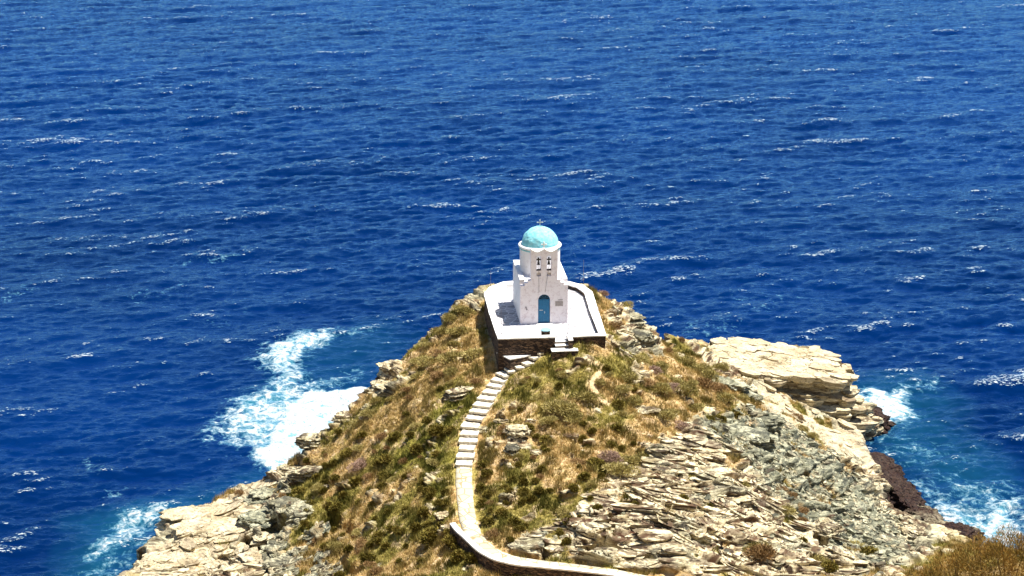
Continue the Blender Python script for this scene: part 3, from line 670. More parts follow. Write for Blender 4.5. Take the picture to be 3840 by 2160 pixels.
# lower platform in front
lp = [cz(205,1262,14.0),cz(400,1250,14.0),cz(548,1240,14.0),cz(560,1268,14.0),cz(440,1300,14.0),cz(322,1322,14.0)]
m = MB(); m.prism([[(p[0], p[1]) for p in lp]], 12.0, 13.94, 'XY'); low = empty('lower_platform', (0, 0, 0))
lowm = m.build('stonework', M['stone'], low, cuts=2, rough=.03); m = MB()
cxy = np.mean([p[:2] for p in lp], 0)
m.prism([[(cxy[0]+(p[0]-cxy[0])*1.03, cxy[1]+(p[1]-cxy[1])*1.03) for p in lp]], 13.943, 14.02, 'XY'); m.build('coping', M['coping'], low)
tag(low, 'small wedge shaped stone platform with white top below the front terrace wall', 'platform')
# entrance: landing and two steps down through the gap
ent = empty('entrance_steps', T0, TH); tag(ent, 'white entrance steps leading down through the gap in the terrace wall', 'steps')
for k, (y0, y1, z) in enumerate([(-4.2,-3.77,-.02),(-4.62,-4.2,-.19),(-5.3,-4.62,-.38)]):
    m = MB(); w = .90 if k < 2 else 1.9; cx = .80 if k < 2 else .95
    m.box((cx, (y0+y1)/2, z-.44), (w, y1-y0-.004, .75)); so_ = m.build('step', M['stone'], ent, cuts=2, rough=.015)
    m = MB(); m.box((cx, (y0+y1)/2, z-.03), (w+.06, y1-y0+(.04 if k == 2 else -.006), .06), bevel=.015); m.build('tread', M['coping'], so_)
m = MB(); m.box((1.43, -4.55, -.15), (.32, .62, .75)); m.build('side_wall', M['stone'], ent)
m = MB(); m.box((1.43, -4.55, .26), (.36, .66, .06), bevel=.015); m.build('coping', M['coping'], ent)
# round stone table
tb = empty('stone_table', loc2w(-.25, -3.3), TH)
m = MB(); m.box((0, 0, .29), (.62, .42, .58), bevel=.03); m.build('pedestal', M['stone'], tb, cuts=2, rough=.02)
m = MB(); m.lathe([(0, .583), (.36, .583), (.38, .60), (.38, .64), (.36, .66), (0, .66)], n=40); m.build('tabletop', M['tabletop'], tb)
tag(tb, 'round pale blue table top on a square stone block inside the terrace wall', 'table')

# ------------------------------------------------------------------ chapel
ch = empty('chapel', T0, TH); tag(ch, 'small whitewashed chapel with turquoise dome and blue door on its terrace', 'chapel')
HW = 1.80; LEN = 5.7
def arch(cx, z0, zs, r, n=14):          # rectangle with round head: list of points
    return [(cx-r, z0), (cx+r, z0), (cx+r, zs)]+[(cx+r*math.cos(math.pi*k/n), zs+r*math.sin(math.pi*k/n)) for k in range(1, n)]+[(cx-r, zs)]
body = MB()
for sx in (-1, 1):                       # side walls with a raised parapet
    if sx > 0: body.box((1.62, .4+(LEN-.4)/2, 1.70), (.36, LEN-.4, 3.40))
body.prism([[(0.4, 0), (LEN, 0), (LEN, 3.40), (.4, 3.40)], [(2.55, 1.25), (2.75, 1.25), (2.75, 1.85), (2.65, 1.95), (2.55, 1.85)]], -1.80, -1.44, 'XZ')
# the prism was extruded along y; turn the left wall so that its outline runs along the chapel
for v_ in [v_ for v_ in body.bm.verts if abs(v_.co.y+1.80) < 1e-4 or abs(v_.co.y+1.44) < 1e-4]:
    v_.co = Vector((v_.co.y, v_.co.x, v_.co.z))
body.box((0, LEN-.18, 1.70), (2*1.44-.004, .36, 3.40)); body.build('wall', M['white'], ch)
m = MB(); m.box((0, .4+(LEN-.76)/2, 3.16), (2.87, LEN-.77, .16)); m.build('roof', M['white'], ch)
m = MB(); m.lathe([(1.05, 0), (1.05, 2.5), (.9, 2.9), (.5, 3.15), (0, 3.25)], (0, LEN+.1, 0), 32); m.build('apse', M['white'], ch, smooth=True)
m = MB(); m.box((-1.62, 2.65, 1.6), (.05, .20, .72)); m.build('window', M['glass'], ch)
# facade with stepped shoulders and twin-arched belfry
top = []
for k in range(41):
    t = k/40; x = 1.0-2.02*t; s_ = abs((t*2) % 1-.5)*2      # 1 at horns and centre, 0 in dips
    z_ = 5.58+.24*(s_**1.6)
    top.append((x, z_))
out = [(-1.80, 0), (-.455, 0), (-.455, 1.86)]+[(-.0+.455*math.cos(math.pi-math.pi*k/16), 1.86+.455*math.sin(math.pi*k/16)) for k in range(1, 16)]+[(.455, 1.86), (.455, 0), (1.80, 0), (1.80, 3.02), (1.50, 3.02), (1.50, 3.22), (1.25, 3.22), (1.25, 3.44), (1.0, 3.44)]+top+[(-1.02, 3.44), (-1.24, 3.44), (-1.24, 3.24), (-1.48, 3.24), (-1.48, 3.03), (-1.80, 3.03)]
holes = [arch(-.42, 4.22, 5.18, .175), arch(.36, 4.22, 5.18, .175)]
m = MB(); m.prism([out]+holes+[[(-.58,3.76),(-.26,3.76),(-.26,4.02),(-.58,4.02)], [(.20,3.76),(.52,3.76),(.52,4.02),(.20,4.02)]], 0, .396, 'XZ')
m.build('facade', M['facade'], ch)
m = MB(); m.box((-.42, .30, 3.89), (.30, .19, .25)); m.build('niche', M['white'], ch); m = MB(); m.box((.36, .30, 3.89), (.30, .19, .25)); m.build('niche', M['white'], ch)
m = MB()                                   # white rolled edge along the scalloped top
pts = [(x, z_) for x, z_ in top]
m.prism([[(x, z_+.005) for x, z_ in pts]+[(x, z_+.075) for x, z_ in pts[::-1]]], -.03, .43, 'XZ'); m.build('scalloped_coping', M['whitep'], ch)
def cross(m, c, h, w, t):
    x, y, z = c; m.box((x, y, z+h/2), (t, t, h)); m.box((x-w/4-t/4, y, z+h*.66), (w/2-t/2, t*.96, t)); m.box((x+w/4+t/4, y, z+h*.66), (w/2-t/2, t*.96, t))
    for (ex, ez) in ((-w/2, h*.66), (w/2, h*.66), (0, h)): m.lathe([(0, -t*.9), (t*.8, -t*.5), (t*.8, t*.5), (0, t*.9)], (x+ex, y, z+ez), 8)
m = MB(); cross(m, (-.01, .2, 5.88), .44, .34, .07); m.build('belfry_cross', M['whitep'], ch)
for x in (-.42, .36):
    m = MB(); m.box((x, .17, 4.205), (.34, .40, .03)); m.build('sill', M['cable'], ch)
DC = (0, 3.05)
m = MB(); m.lathe([(1.54, 3.24), (1.54, 5.26)], (DC[0], DC[1], 0), 96); m.build('drum', M['white'], ch, smooth=True)
m = MB(); m.lathe([(1.50, 5.20), (1.57, 5.22), (1.64, 5.29), (1.66, 5.36), (1.62, 5.42), (1.38, 5.45), (1.30, 5.44)], (DC[0], DC[1], 0), 96); m.build('cornice', M['whitep'], ch, smooth=True)
m = MB(); m.lathe([(1.545, 5.10), (1.585, 5.12), (1.60, 5.21), (1.54, 5.215)], (DC[0], DC[1], 0), 96); m.build('cornice_band', M['dome'], ch, smooth=True)
a = np.linspace(0, math.pi/2, 60); bb = np.linspace(0, 2*math.pi, 160, endpoint=False); AA, BB = np.meshgrid(a, bb, indexing='ij')
rr = 1.405+.030*noise(np.cos(AA)*np.cos(BB)*3.2, np.cos(AA)*np.sin(BB)*3.2, np.sin(AA)*3.2, 5)+.016*noise(np.cos(AA)*np.cos(BB)*9, np.cos(AA)*np.sin(BB)*9, np.sin(AA)*9, 6)
DV = np.stack([DC[0]+rr*np.cos(AA)*np.cos(BB), DC[1]+rr*np.cos(AA)*np.sin(BB), 5.40+rr*np.sin(AA)*.985], -1).reshape(-1, 3)
dome = mesh_np('dome', DV, grid_faces(60, 160, True), M['dome'], ch)
m = MB(); cross(m, (DC[0], DC[1], 6.76), .52, .40, .055); m.build('cross', M['metal'], dome)
# door
dr = empty('door', (0, 0, 0)); dr.parent = ch
m = MB()
for sx in (-1, 1):
    m.box((sx*.222, .12, .93), (.436, .05, 1.84))
    for k in range(4): m.box((sx*.222+(k-1.5)*.105, .088, .93), (.088, .012, 1.74))
m.build('leaf', M['blue'], dr)
ar = [(.452*math.cos(math.pi*k/20), 1.862+.452*math.sin(math.pi*k/20)) for k in range(21)]; ai = [(.39*math.cos(math.pi*k/20), 1.90+.37*math.sin(math.pi*k/20)) for k in range(21)]
m = MB(); m.prism([ar, ai], .06, .15, 'XZ')
for k in range(1, 6):
    q = math.pi*k/6; m.tube((.06*math.cos(q), .10, 1.90+.05*math.sin(q)), (.39*math.cos(q), .10, 1.90+.37*math.sin(q)), .012, n=6)
m.build('fanlight_frame', M['blue'], dr)
m = MB(); m.prism([ai], .115, .125, 'XZ'); m.build('fanlight_glass', M['glass'], dr)
m = MB(); m.box((.045, .07, .88), (.03, .025, .18)); m.tube((.045, .04, .90), (.10, .04, .90), .013); m.tube((.045, .07, .90), (.045, .035, .90), .012); m.build('handle', M['metal'], dr)
m = MB(); m.box((-.21, .077, 1.05), (.26, .012, .055)); m.build('letter_slot', M['metal'], dr)
# wall lamp, plaque, pipe
m = MB(); m.box((-1.38, -.03, 1.33), (.08, .06, .12)); m.tube((-1.38, -.05, 1.38), (-1.34, -.18, 1.30), .012); m.lathe([(0, 0), (.05, .02), (.06, .1), (0, .16)], (-1.34, -.18, 1.16), 10); m.build('wall_lamp', M['cable'], ch)
m = MB(); m.box((1.13, -.016, 1.56), (.60, .03, .40), bevel=.006); pl = m.build('plaque', M['plaque'], ch)
m = MB(); rg = random.Random(5)
for r_ in range(5):
    x = .88
    while x < 1.36:
        w = rg.uniform(.03, .09); m.box((x+w/2, -.034, 1.70-r_*.07), (w, .006, .028)); x += w+.025
m.build('lettering', M['ink'], pl)
m = MB(); m.box((1.24, -.02, 1.86), (.34, .035, .03)); m.build('bracket', M['cable'], ch)
m = MB(); m.box((0, -.20, .03), (1.2, .36, .06), bevel=.015); m.build('threshold', M['coping'], ch)
# bells hang in the arches
for x, lab in ((-.42, 'left bell with cross shaped yoke in the belfry arch'), (.36, 'right bell with cross shaped yoke in the belfry arch')):
    wp = loc2w(x, .2, 4.66); be = empty('bell', wp, TH); tag(be, 'dark bronze '+lab, 'bell', 'bells in the twin belfry arches')
    m = MB(); m.lathe([(0, .20), (.05, .19), (.075, .14), (.085, .05), (.11, -.02), (.13, -.05), (.12, -.05), (.07, .05), (0, .10)], n=24); m.build('bell_body', M['black'], be, smooth=True)
    m = MB(); m.box((0, 0, .34), (.36, .09, .09)); m.box((0, 0, .30), (.09, .085, .22)); m.box((0, 0, .44), (.10, .085, .12)); m.build('yoke', M['black'], be)
    m = MB(); m.tube((0, -.22, 4.60-4.66), (0, 0, -.03), .010); m.tube((0, -.22, -.06), (.02 if x < 0 else -.30, -.24, -2.16), .012, n=6)
    ro = m.build('bell_rope', M['cable']); ro.location = wp; ro.rotation_euler = (0, 0, TH)
    tag(ro, 'thin grey rope hanging from the %s bell down the facade to the door arch' % ('left' if x < 0 else 'right'), 'rope', 'bell ropes')
# thin poles and masts about the terrace
def pole(u0, v0, z0, h, lean, lab, r=.016, topn=None):
    p = cz(u0, v0, z0); o = empty('mast', (float(p[0]), float(p[1]), z0))
    m = MB(); m.tube((0, 0, -.3), (lean, 0, h), r, r*.8, 8); m.build('pole', M['cable'], o)
    m = MB(); m.box((0, 0, .03), (.10, .10, .06), bevel=.01); m.build('base', M['cable'], o)
    tag(o, lab, 'mast', 'thin masts round the terrace')
pole(985, 605, 15.45, 1.7, .0, 'thin grey mast on the back right curve of the terrace wall')
pole(145, 640, 15.45, 1.1, .0, 'thin grey mast on the back left curve of the terrace wall', .012)
pole(242, 1095, 15.45, 1.9, .0, 'thin mast standing at the front left end of the terrace wall', .013)
pole(838, 1090, 15.45, 2.1, .22, 'thin leaning mast at the front of the terrace right of the entrance', .013)
pole(1118, 905, 15.45, .55, .0, 'short thin mast on the right terrace wall', .013)

# ------------------------------------------------------------------ steps, path and its wall
st = empty('stone_stairway', PATH[0]); tag(st, 'long stairway of whitewashed stone slabs climbing the slope to the chapel', 'stairway')
SP = [np.array(p) for p in PATH]
for i, p in enumerate(SP):
    q = SP[i+1] if i+1 < len(SP) else SP[i]*2-SP[i-1]; r_ = SP[i-1] if i else SP[i]*2-SP[i+1]
    d = (q-r_)[:2]; d /= np.linalg.norm(d); dep = np.linalg.norm((q-r_)[:2])/2; nrm = np.array([-d[1], d[0]])
    hw = np.interp(i, [0, 3, 6, 12, 18], [.52, .52, .57, .62, .56])*random.uniform(.94, 1.06)
    N = 9; fr = []; 
    def edge(s, t): return p[:2]+d*s+nrm*t
    outl = []
    for k in range(N): outl.append(edge(dep*.5+.05*random.uniform(-1, 1), -hw+2*hw*k/(N-1)))
    for k in range(4): outl.append(edge(dep*.5-(k+1)*dep*.28, hw+random.uniform(-.06, .06)))
    for k in range(N): outl.append(edge(-dep*.68+.04*random.uniform(-1, 1), hw-2*hw*k/(N-1)))
    for k in range(4): outl.append(edge(-dep*.68+(k+1)*dep*.28, -hw+random.uniform(-.06, .06)))
    lp0 = Vector(PATH[0]); cc = np.mean(outl, 0)
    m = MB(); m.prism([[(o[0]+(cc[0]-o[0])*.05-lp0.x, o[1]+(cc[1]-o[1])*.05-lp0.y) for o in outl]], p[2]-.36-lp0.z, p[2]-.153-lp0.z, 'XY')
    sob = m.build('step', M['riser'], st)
    m = MB(); m.prism([[(o[0]-lp0.x, o[1]-lp0.y) for o in outl]], p[2]-.15-lp0.z, p[2]-lp0.z, 'XY'); m.build('tread', M['step'], sob)
def ribbon(pts, offs, zs, step=.18):
    """resample a polyline and give offset rows"""
    P = np.array(pts); seg = np.r_[0, np.cumsum(np.linalg.norm(np.diff(P[:, :2], axis=0), axis=1))]; n_ = int(seg[-1]/step)
    s = np.linspace(0, seg[-1], n_)
    Q = np.stack([np.interp(s, seg, P[:, k]) for k in range(3)], -1)
    ker = np.hanning(9); ker /= ker.sum()
    Qp = np.pad(Q, ((4, 4), (0, 0)), mode='reflect', reflect_type='odd'); Q = np.stack([np.convolve(Qp[:, k], ker, 'valid') for k in range(3)], -1)
    t = np.gradient(Q[:, :2], axis=0); t /= np.linalg.norm(t, axis=1)[:, None]; nm = np.stack([-t[:, 1], t[:, 0]], -1)
    rows = []
    for o, z in zip(offs, zs):
        oo = np.array([o(x/seg[-1]) if callable(o) else o for x in s]); rows.append(np.c_[Q[:, :2]+nm*oo[:, None], Q[:, 2]+z])
    return np.stack(rows, 1), s
rw, s_ = ribbon(FLAT, [-.58, -.54, -.3, 0, .3, .54, .58], [-.3, .0, .01, .015, .01, .0, -.3])
n_, k_ = rw.shape[:2]; rw[:, [0, 1], 0] += (.06*noise(s_*1.3, 0, 0, 3))[:, None]; rw[:, [-2, -1], 0] += (.06*noise(s_*1.5, 5, 0, 4))[:, None]
pth = mesh_np('path', rw.reshape(-1, 3), grid_faces(n_, k_), M['path']); tag(pth, 'pale flagstone footpath below the steps', 'path', kind='structure')
pw = empty('path_wall', WL[0]); tag(pw, 'low curving stone wall with a thick white top along the lower path', 'wall')
Wv = np.array(WL)
sec, _ = ribbon(WL, [-.17, -.17, .17, .17], [-1.9, 0, 0, -1.9], .2)
sec[:, :2, :] += 0
q = sec.reshape(-1, 3)-Wv[0]; q = q+np.stack([noise(q[:, 0]*2, q[:, 1]*2, q[:, 2]*3, k)*.03 for k in range(3)], -1)
def capped(sec): 
    n_, k_ = sec.shape[:2]; return np.vstack([grid_faces(n_, k_, True), [[0, 1, 2, 3], [(n_-1)*4+j for j in (3, 2, 1, 0)]]])
mesh_np('stonework', q, capped(sec), M['stone'], pw, smooth=False)
sec, _ = ribbon(WL, [-.19, -.18, .18, .19], [.004, .10, .10, .004], .2)
q = sec.reshape(-1, 3)-Wv[0]; q = q+np.stack([noise(q[:, 0]*1.5, q[:, 1]*1.5, 0, k+5)*.02 for k in range(3)], -1); q[:, 2] = np.maximum(q[:, 2], q[:, 2])
mesh_np('coping', q, capped(sec), M['coping'], pw, smooth=False)
# stone name block set into the wall face
# ------------------------------------------------------------------ rocks: layered, star shaped outlines
def rock_mesh(name, R0, hgt, seed, lay=6, nth=120, sx=1, sy=1, outline=None, flat=.75, tilt=(0, 0), kind=0.5, wet=0.0, top_noise=.05, under=.12, joints_on=False, rg_=1.0, plain=0.0, parent=None, mat=None, wetz=None):
    th = np.linspace(0, 2*math.pi, nth, endpoint=False)
    if outline is not None:
        c = np.mean(outline, 0); rad = []
        for t in th:
            d = np.array([math.cos(t), math.sin(t)]); best = .1
            for a, b in zip(outline, np.roll(outline, -1, 0)):
                e = b-a; den = d[0]*e[1]-d[1]*e[0]
                if abs(den) < 1e-9: continue
                w = a-c; r_ = (w[0]*e[1]-w[1]*e[0])/den; s = (w[0]*d[1]-w[1]*d[0])/den
                if r_ > 0 and -1e-6 <= s <= 1+1e-6: best = max(best, r_)
            rad.append(best)
        rad = np.array(rad); ker = np.hanning(5); ker /= ker.sum(); rad = np.convolve(np.pad(rad, 2, mode='wrap'), ker, 'valid')
    else:
        rad = R0*(1+.28*noise(np.cos(th)*1.3, np.sin(th)*1.3, 0, seed)+.13*noise(np.cos(th)*3.1, np.sin(th)*3.1, 0, seed+1))/np.sqrt((np.cos(th)/sx)**2+(np.sin(th)/sy)**2)
    rings = []; RM = rad.mean()
    nt_ = max(8, int(RM/.075)) if outline is not None else 14
    if outline is None: rad = rad*(1-.30*np.abs(noise(np.cos(th)*2.3, np.sin(th)*2.3, 0, seed+31))**.7)*1.12
    for k in range(1, nt_): rings.append((k/nt_, 0, -1))
    nl = lay*5
    rg = np.random.default_rng(seed); offl = rg.uniform(-1, 1, lay+1)
    for k in range(nl+1):
        t = k/nl; L_ = min(int(t*lay), lay-1); f = t*lay-L_
        prof = (1-.20*abs(2*f-1)**3)
        rings.append((1.0*prof+offl[L_]*under*min(t*4, 1), t, L_))
    Vr = []
    for (s, t, L_) in rings:
        if L_ >= 0: jit = (s-1)*min(R0, 1.6)*(1+.6*noise(np.cos(th)*2, np.sin(th)*2, L_*2.7, seed+5))+.22*min(R0, 1.6)*noise(np.cos(th)*R0*1.6, np.sin(th)*R0*1.6, L_*3.1, seed+7); rr_ = rad+jit+t*.10*R0*flat
        else: rr_ = rad*s
        if outline is not None and L_ >= 0: rr_ = rr_-[0, 1.3, 1.1, .05, .55, -.5, .2, -.8, -.2, -1.2, -.5, -1.3][L_ % 12]*(1-sstep(-.75, -.15, np.sin(th)))*.9*min(1, max(t*12-.5, 0)*2)
        x = np.cos(th)*rr_; y = np.sin(th)*rr_
        z = np.full(nth, -t*hgt)
        if L_ < 0 or t == 0:
            z = z-hgt*.10*(s if L_ < 0 else 1)**8+top_noise*fbm(x*.8, y*.8, 0, 4, seed+3)*(1 if L_ < 0 else .7)
            if joints_on:
                st_ = np.floor((x*.35+y*.62)/1.9+.5*noise(x*.25, y*.25, 0, seed+8)); z = z+.10*((np.sin(st_*7.7)*43.7) % 1)
                j1 = np.abs(((x*.42-y*.30)+.5*noise(x*.4, y*.4, 0, 3)) % 1.0-.5); j2 = np.abs(((x*.25+y*.5)+.35*noise(x*.5, y*.5, 0, 4)) % 1.0-.5)
                z = z-.26*(1-sstep(.0, .07, j1))-.30*(1-sstep(0, .08, j2))-.18*(1-sstep(0, .03, np.abs(fbm(x*.9, y*.9, 0, 3, 77))))
        Vr.append(np.stack([x, y, z], -1))
    Vr = [np.tile(np.array([[0, 0, Vr[0][:, 2].mean()]]), (nth, 1))]+Vr
    Vv = np.stack(Vr, 0).reshape(-1, 3)
    Vc = Vv.copy(); f_ = 1.3/min(R0, 1.5)
    for k in range(3):
        rdg = .5-np.abs(fbm(Vc[:, 0]*f_, Vc[:, 1]*f_, Vc[:, 2]*f_*2.2, 3, seed+20+k))*2
        Vv[:, k] += min(R0, 1.5)*((.15 if k < 2 else .10)*rdg*rg_+.03*noise(Vc[:, 0]*5, Vc[:, 1]*5, Vc[:, 2]*11, seed+60+k))
    Vv[:, 2] += Vv[:, 0]*tilt[0]+Vv[:, 1]*tilt[1]
    wt = np.full(len(Vv), wet)
    if wetz is not None: wt = 1-sstep(wetz[0], wetz[1], Vv[:, 2]+.4*noise(Vv[:, 0], Vv[:, 1], 0, 3))
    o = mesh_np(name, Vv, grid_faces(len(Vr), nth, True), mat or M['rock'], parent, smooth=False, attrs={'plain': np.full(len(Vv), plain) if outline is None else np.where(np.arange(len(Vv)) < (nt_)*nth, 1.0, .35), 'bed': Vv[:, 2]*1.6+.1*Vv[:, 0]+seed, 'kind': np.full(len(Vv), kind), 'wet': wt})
    return o
def plate_mesh(name, P, mat, parent=None, seed=1):
    """thin broken slabs; P rows: centre(3), along(3), across(3), normal(3), length, width, thickness, kind, plain"""
    rg = np.random.default_rng(seed); P = np.asarray(P, float); n_ = len(P); K = 11
    th = np.linspace(0, 2*np.pi, K, endpoint=False)[None]+rg.uniform(-.2, .2, (n_, K))
    sup = (np.abs(np.cos(th))**3+np.abs(np.sin(th))**3)**(-1/3)*rg.uniform(.78, 1.08, (n_, K))
    a = np.cos(th)*sup*P[:, 12:13]/2; b = np.sin(th)*sup*P[:, 13:14]/2
    def ring(sc, off): return P[:, None, 0:3]+(a*sc)[..., None]*P[:, None, 3:6]+(b*sc)[..., None]*P[:, None, 6:9]+off[..., None]*P[:, None, 9:12]
    t = P[:, 14:15]; ones = np.ones((n_, K))
    top = ring(1.0, t*(ones+rg.uniform(-.18, .18, (n_, K)))); mid = ring(.96, t*.45*ones); bot = ring(.80, -t*1.6*ones)
    cen = (P[:, 0:3]+t*1.05*P[:, 9:12])[:, None]
    V = np.concatenate([cen, top, mid, bot], 1); per = 1+3*K; F_ = []
    for k in range(K):
        q = (k+1) % K; F_ += [[0, 1+k, 1+q], [1+q, 1+k, 1+K+k], [1+q, 1+K+k, 1+K+q], [1+K+q, 1+K+k, 1+2*K+k], [1+K+q, 1+2*K+k, 1+2*K+q]]
    F_ = np.array(F_)[None]+(np.arange(n_)*per)[:, None, None]
    rp = lambda v_: np.repeat(v_, per)
    bedv = V[..., 2]*1.2+rg.uniform(0, 40, (n_, 1))
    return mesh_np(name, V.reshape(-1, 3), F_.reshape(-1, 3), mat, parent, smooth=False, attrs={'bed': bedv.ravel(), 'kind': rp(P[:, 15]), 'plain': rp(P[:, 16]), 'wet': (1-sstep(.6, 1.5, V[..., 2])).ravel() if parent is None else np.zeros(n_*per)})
def surf_frame(x, y, rot, lift):
    e = .45
    gx_ = (ground(x+e, y, Z1)-ground(x-e, y, Z1))/(2*e); gy_ = (ground(x, y+e, Z1)-ground(x, y-e, Z1))/(2*e)
    m_ = np.hypot(gx_, gy_); f_ = np.minimum(1, .75/np.maximum(m_, 1e-3)); gx_ = gx_*f_; gy_ = gy_*f_
    n_ = np.stack([-gx_, -gy_, np.ones_like(gx_)], -1); n_ /= np.linalg.norm(n_, axis=1)[:, None]
    al = np.stack([np.cos(rot), np.sin(rot), np.zeros_like(rot)], -1); al -= (al*n_).sum(1)[:, None]*n_; al /= np.linalg.norm(al, axis=1)[:, None]
    ac = np.cross(n_, al)
    # tip the near edge up a little, about the long axis
    c_, s_ = np.cos(-lift)[:, None], np.sin(-lift)[:, None]; ac2 = ac*c_+n_*s_; n2 = n_*c_-ac*s_
    return al, ac2, n2
rs_ = np.random.default_rng(123)
def strata(npl, poly, L, Wd, T_, rot0, rots, kindf, sel_extra=None, lift=(.0, .10)):
    w = np.array(region(poly)); lo = w.min(0); hi = w.max(0)
    x = rs_.uniform(lo[0], hi[0], npl*8); y = rs_.uniform(lo[1], hi[1], npl*8)
    ok = (polydist(x+.5*noise(x, y, 0, 3), y+.5*noise(x, y, 4, 3), w) > 0) & (ground(x, y, rock) > .45) & (ground(x, y, dp) > 1.35) & (polydist(x, y, TERW) < -.7) & (ground(x, y, pit) < .25) & (ground(x, y, Z1) > 1.3) & (polydist(x, y, COAST) > 1.7)
    x, y = x[ok][:npl], y[ok][:npl]; m_ = len(x)
    rot = rot0+rots*rs_.normal(size=m_)+.35*noise(x*.15, y*.15, 0, 8); al, ac, nn = surf_frame(x, y, rot, rs_.uniform(lift[0], lift[1], m_))
    Ls = L*np.clip(np.exp(.38*rs_.normal(size=m_)), .4, 1.7); Ws = Wd*np.exp(.35*rs_.normal(size=m_)); Ts = T_*np.exp(.4*rs_.normal(size=m_))
    z = ground(x, y)-Ts*.5
    return np.c_[x, y, z, al, ac, nn, Ls, Ws, Ts, kindf(x, y), np.zeros(m_)]
FACE = [(1890,2085),(1960,1990),(2180,1930),(2260,1850),(2350,1790),(2400,1730),(2480,1640),(2600,1600),(2760,1700),(2900,1860),(3050,2000),(3200,2140),(3200,2200),(2600,2200),(2200,2135),(2000,2110)]
SCR = [(2640,1590),(2780,1540),(2900,1560),(3050,1650),(3230,1790),(3330,1900),(3440,1990),(3400,2130),(3250,2160),(3050,2000),(2880,1840),(2760,1720)]
GUL = [(960,1860),(1080,1790),(1330,1960),(1400,2150),(1300,2200),(1030,2200),(1010,1980)]
LSH = [(330,2250),(500,2030),(800,1850),(1000,1790),(1050,1850),(1010,1980),(1040,2200)]
TOPR = [(2130,1285),(2290,1270),(2330,1130),(2400,1190),(2470,1270),(2560,1250),(2620,1290),(2560,1330),(2350,1350),(2200,1335)]
LED = [(1080,1740),(1250,1580),(1330,1490),(1440,1390),(1560,1290),(1620,1300),(1500,1440),(1400,1560),(1280,1660),(1140,1790)]
kf = lambda x, y: np.clip(ground(x, y, greyk)*.9+.12*rs_.normal(size=len(x)), 0, 1)
PL = np.vstack([
  strata(560, FACE, 2.0, .62, .09, -.14, .07, lambda x, y: np.clip(kf(x, y)*.5+.25*(rs_.random(len(x)) < .2), 0, 1)),
  strata(1300, SCR, .55, .40, .13, -.5, .7, lambda x, y: np.clip(.8+.25*rs_.normal(size=len(x)), 0, 1), lift=(-.1, .35)),
  strata(260, GUL, .9, .45, .12, .5, .5, lambda x, y: np.clip(.6+.3*rs_.normal(size=len(x)), 0, 1), lift=(0, .3)),
  strata(90, TOPR, .8, .5, .12, .1, .5, lambda x, y: np.clip(.25+.3*rs_.normal(size=len(x)), 0, 1), lift=(0, .25)),
  strata(90, LED, .7, .4, .11, .3, .5, lambda x, y: np.clip(.35+.3*rs_.normal(size=len(x)), 0, 1), lift=(0, .25))])
P2 = strata(150, LSH, 1.7, .95, .12, .25, .35, lambda x, y: np.full(len(x), .05), lift=(0, .10)); P2[:, 16] = .45
P3 = strata(34, [(2797,1440),(3000,1500),(3225,1627),(3260,1745),(3150,1710),(2980,1640),(2850,1560)], 1.3, .9, .08, -.35, .3, lambda x, y: np.full(len(x), .03), lift=(0, .06)); P3[:, 16] = .75
tag(plate_mesh('strata', np.vstack([PL, P2, P3]), M['rock'], seed=9), 'thin broken sheets of layered rock covering the bare slopes', 'rock strata', kind='stuff')
# the big flat ledge on the right
OL = np.array([pz(u, v, z)[:2] for u, v, z in [(2683,1272,6.6),(2818,1266,6.6),(2880,1277,6.6),(2960,1284,6.4),(3045,1295,6.2),(3100,1322,6.0),(3150,1358,5.8),(3199,1399,5.6),(3210,1430,5.4),(3150,1440,5.6),(3041,1420,5.9),(2960,1415,6),(2880,1420,6),(2801,1411,6),(2740,1395,6),(2652,1357,6.2),(2600,1315,6.4)]])
c0 = OL.mean(0)
lg = rock_mesh('rock_ledge', 5.5, 6.4, 5, lay=12, nth=520, outline=OL, tilt=(-.045, .03), kind=.12, under=.22, top_noise=.22, joints_on=True, rg_=.12, wetz=(-6.0, -4.4))
lp_ = []
for k in range(400):
    x, y = rs_.uniform(-8, 8), rs_.uniform(-7, 7); di = float(polydist(np.array(x+c0[0]), np.array(y+c0[1]), OL))
    if di < .15: continue
    r_ = rs_.normal()*.08-.42+(math.pi/2 if rs_.random() < .12 else 0); zt = x*-.045+y*.03
    al = np.array([math.cos(r_), math.sin(r_), -.045*math.cos(r_)]); al /= np.linalg.norm(al); nn = np.array([.045+.012*rs_.normal(), -.03+.012*rs_.normal()-.02, 1]); nn /= np.linalg.norm(nn); al -= al@nn*nn; ac = np.cross(nn, al)
    lp_.append([x, y, zt-.14+.05*rs_.random(), *al, *ac, *nn, 1.7*math.exp(.3*rs_.normal()), 1.05*math.exp(.2*rs_.normal()), .13*math.exp(.3*rs_.normal()), .04, .9])
plate_mesh('top_slab', lp_, M['rock'], lg, 4)
fp_ = []                                # broken beds jutting from the front and the seaward end
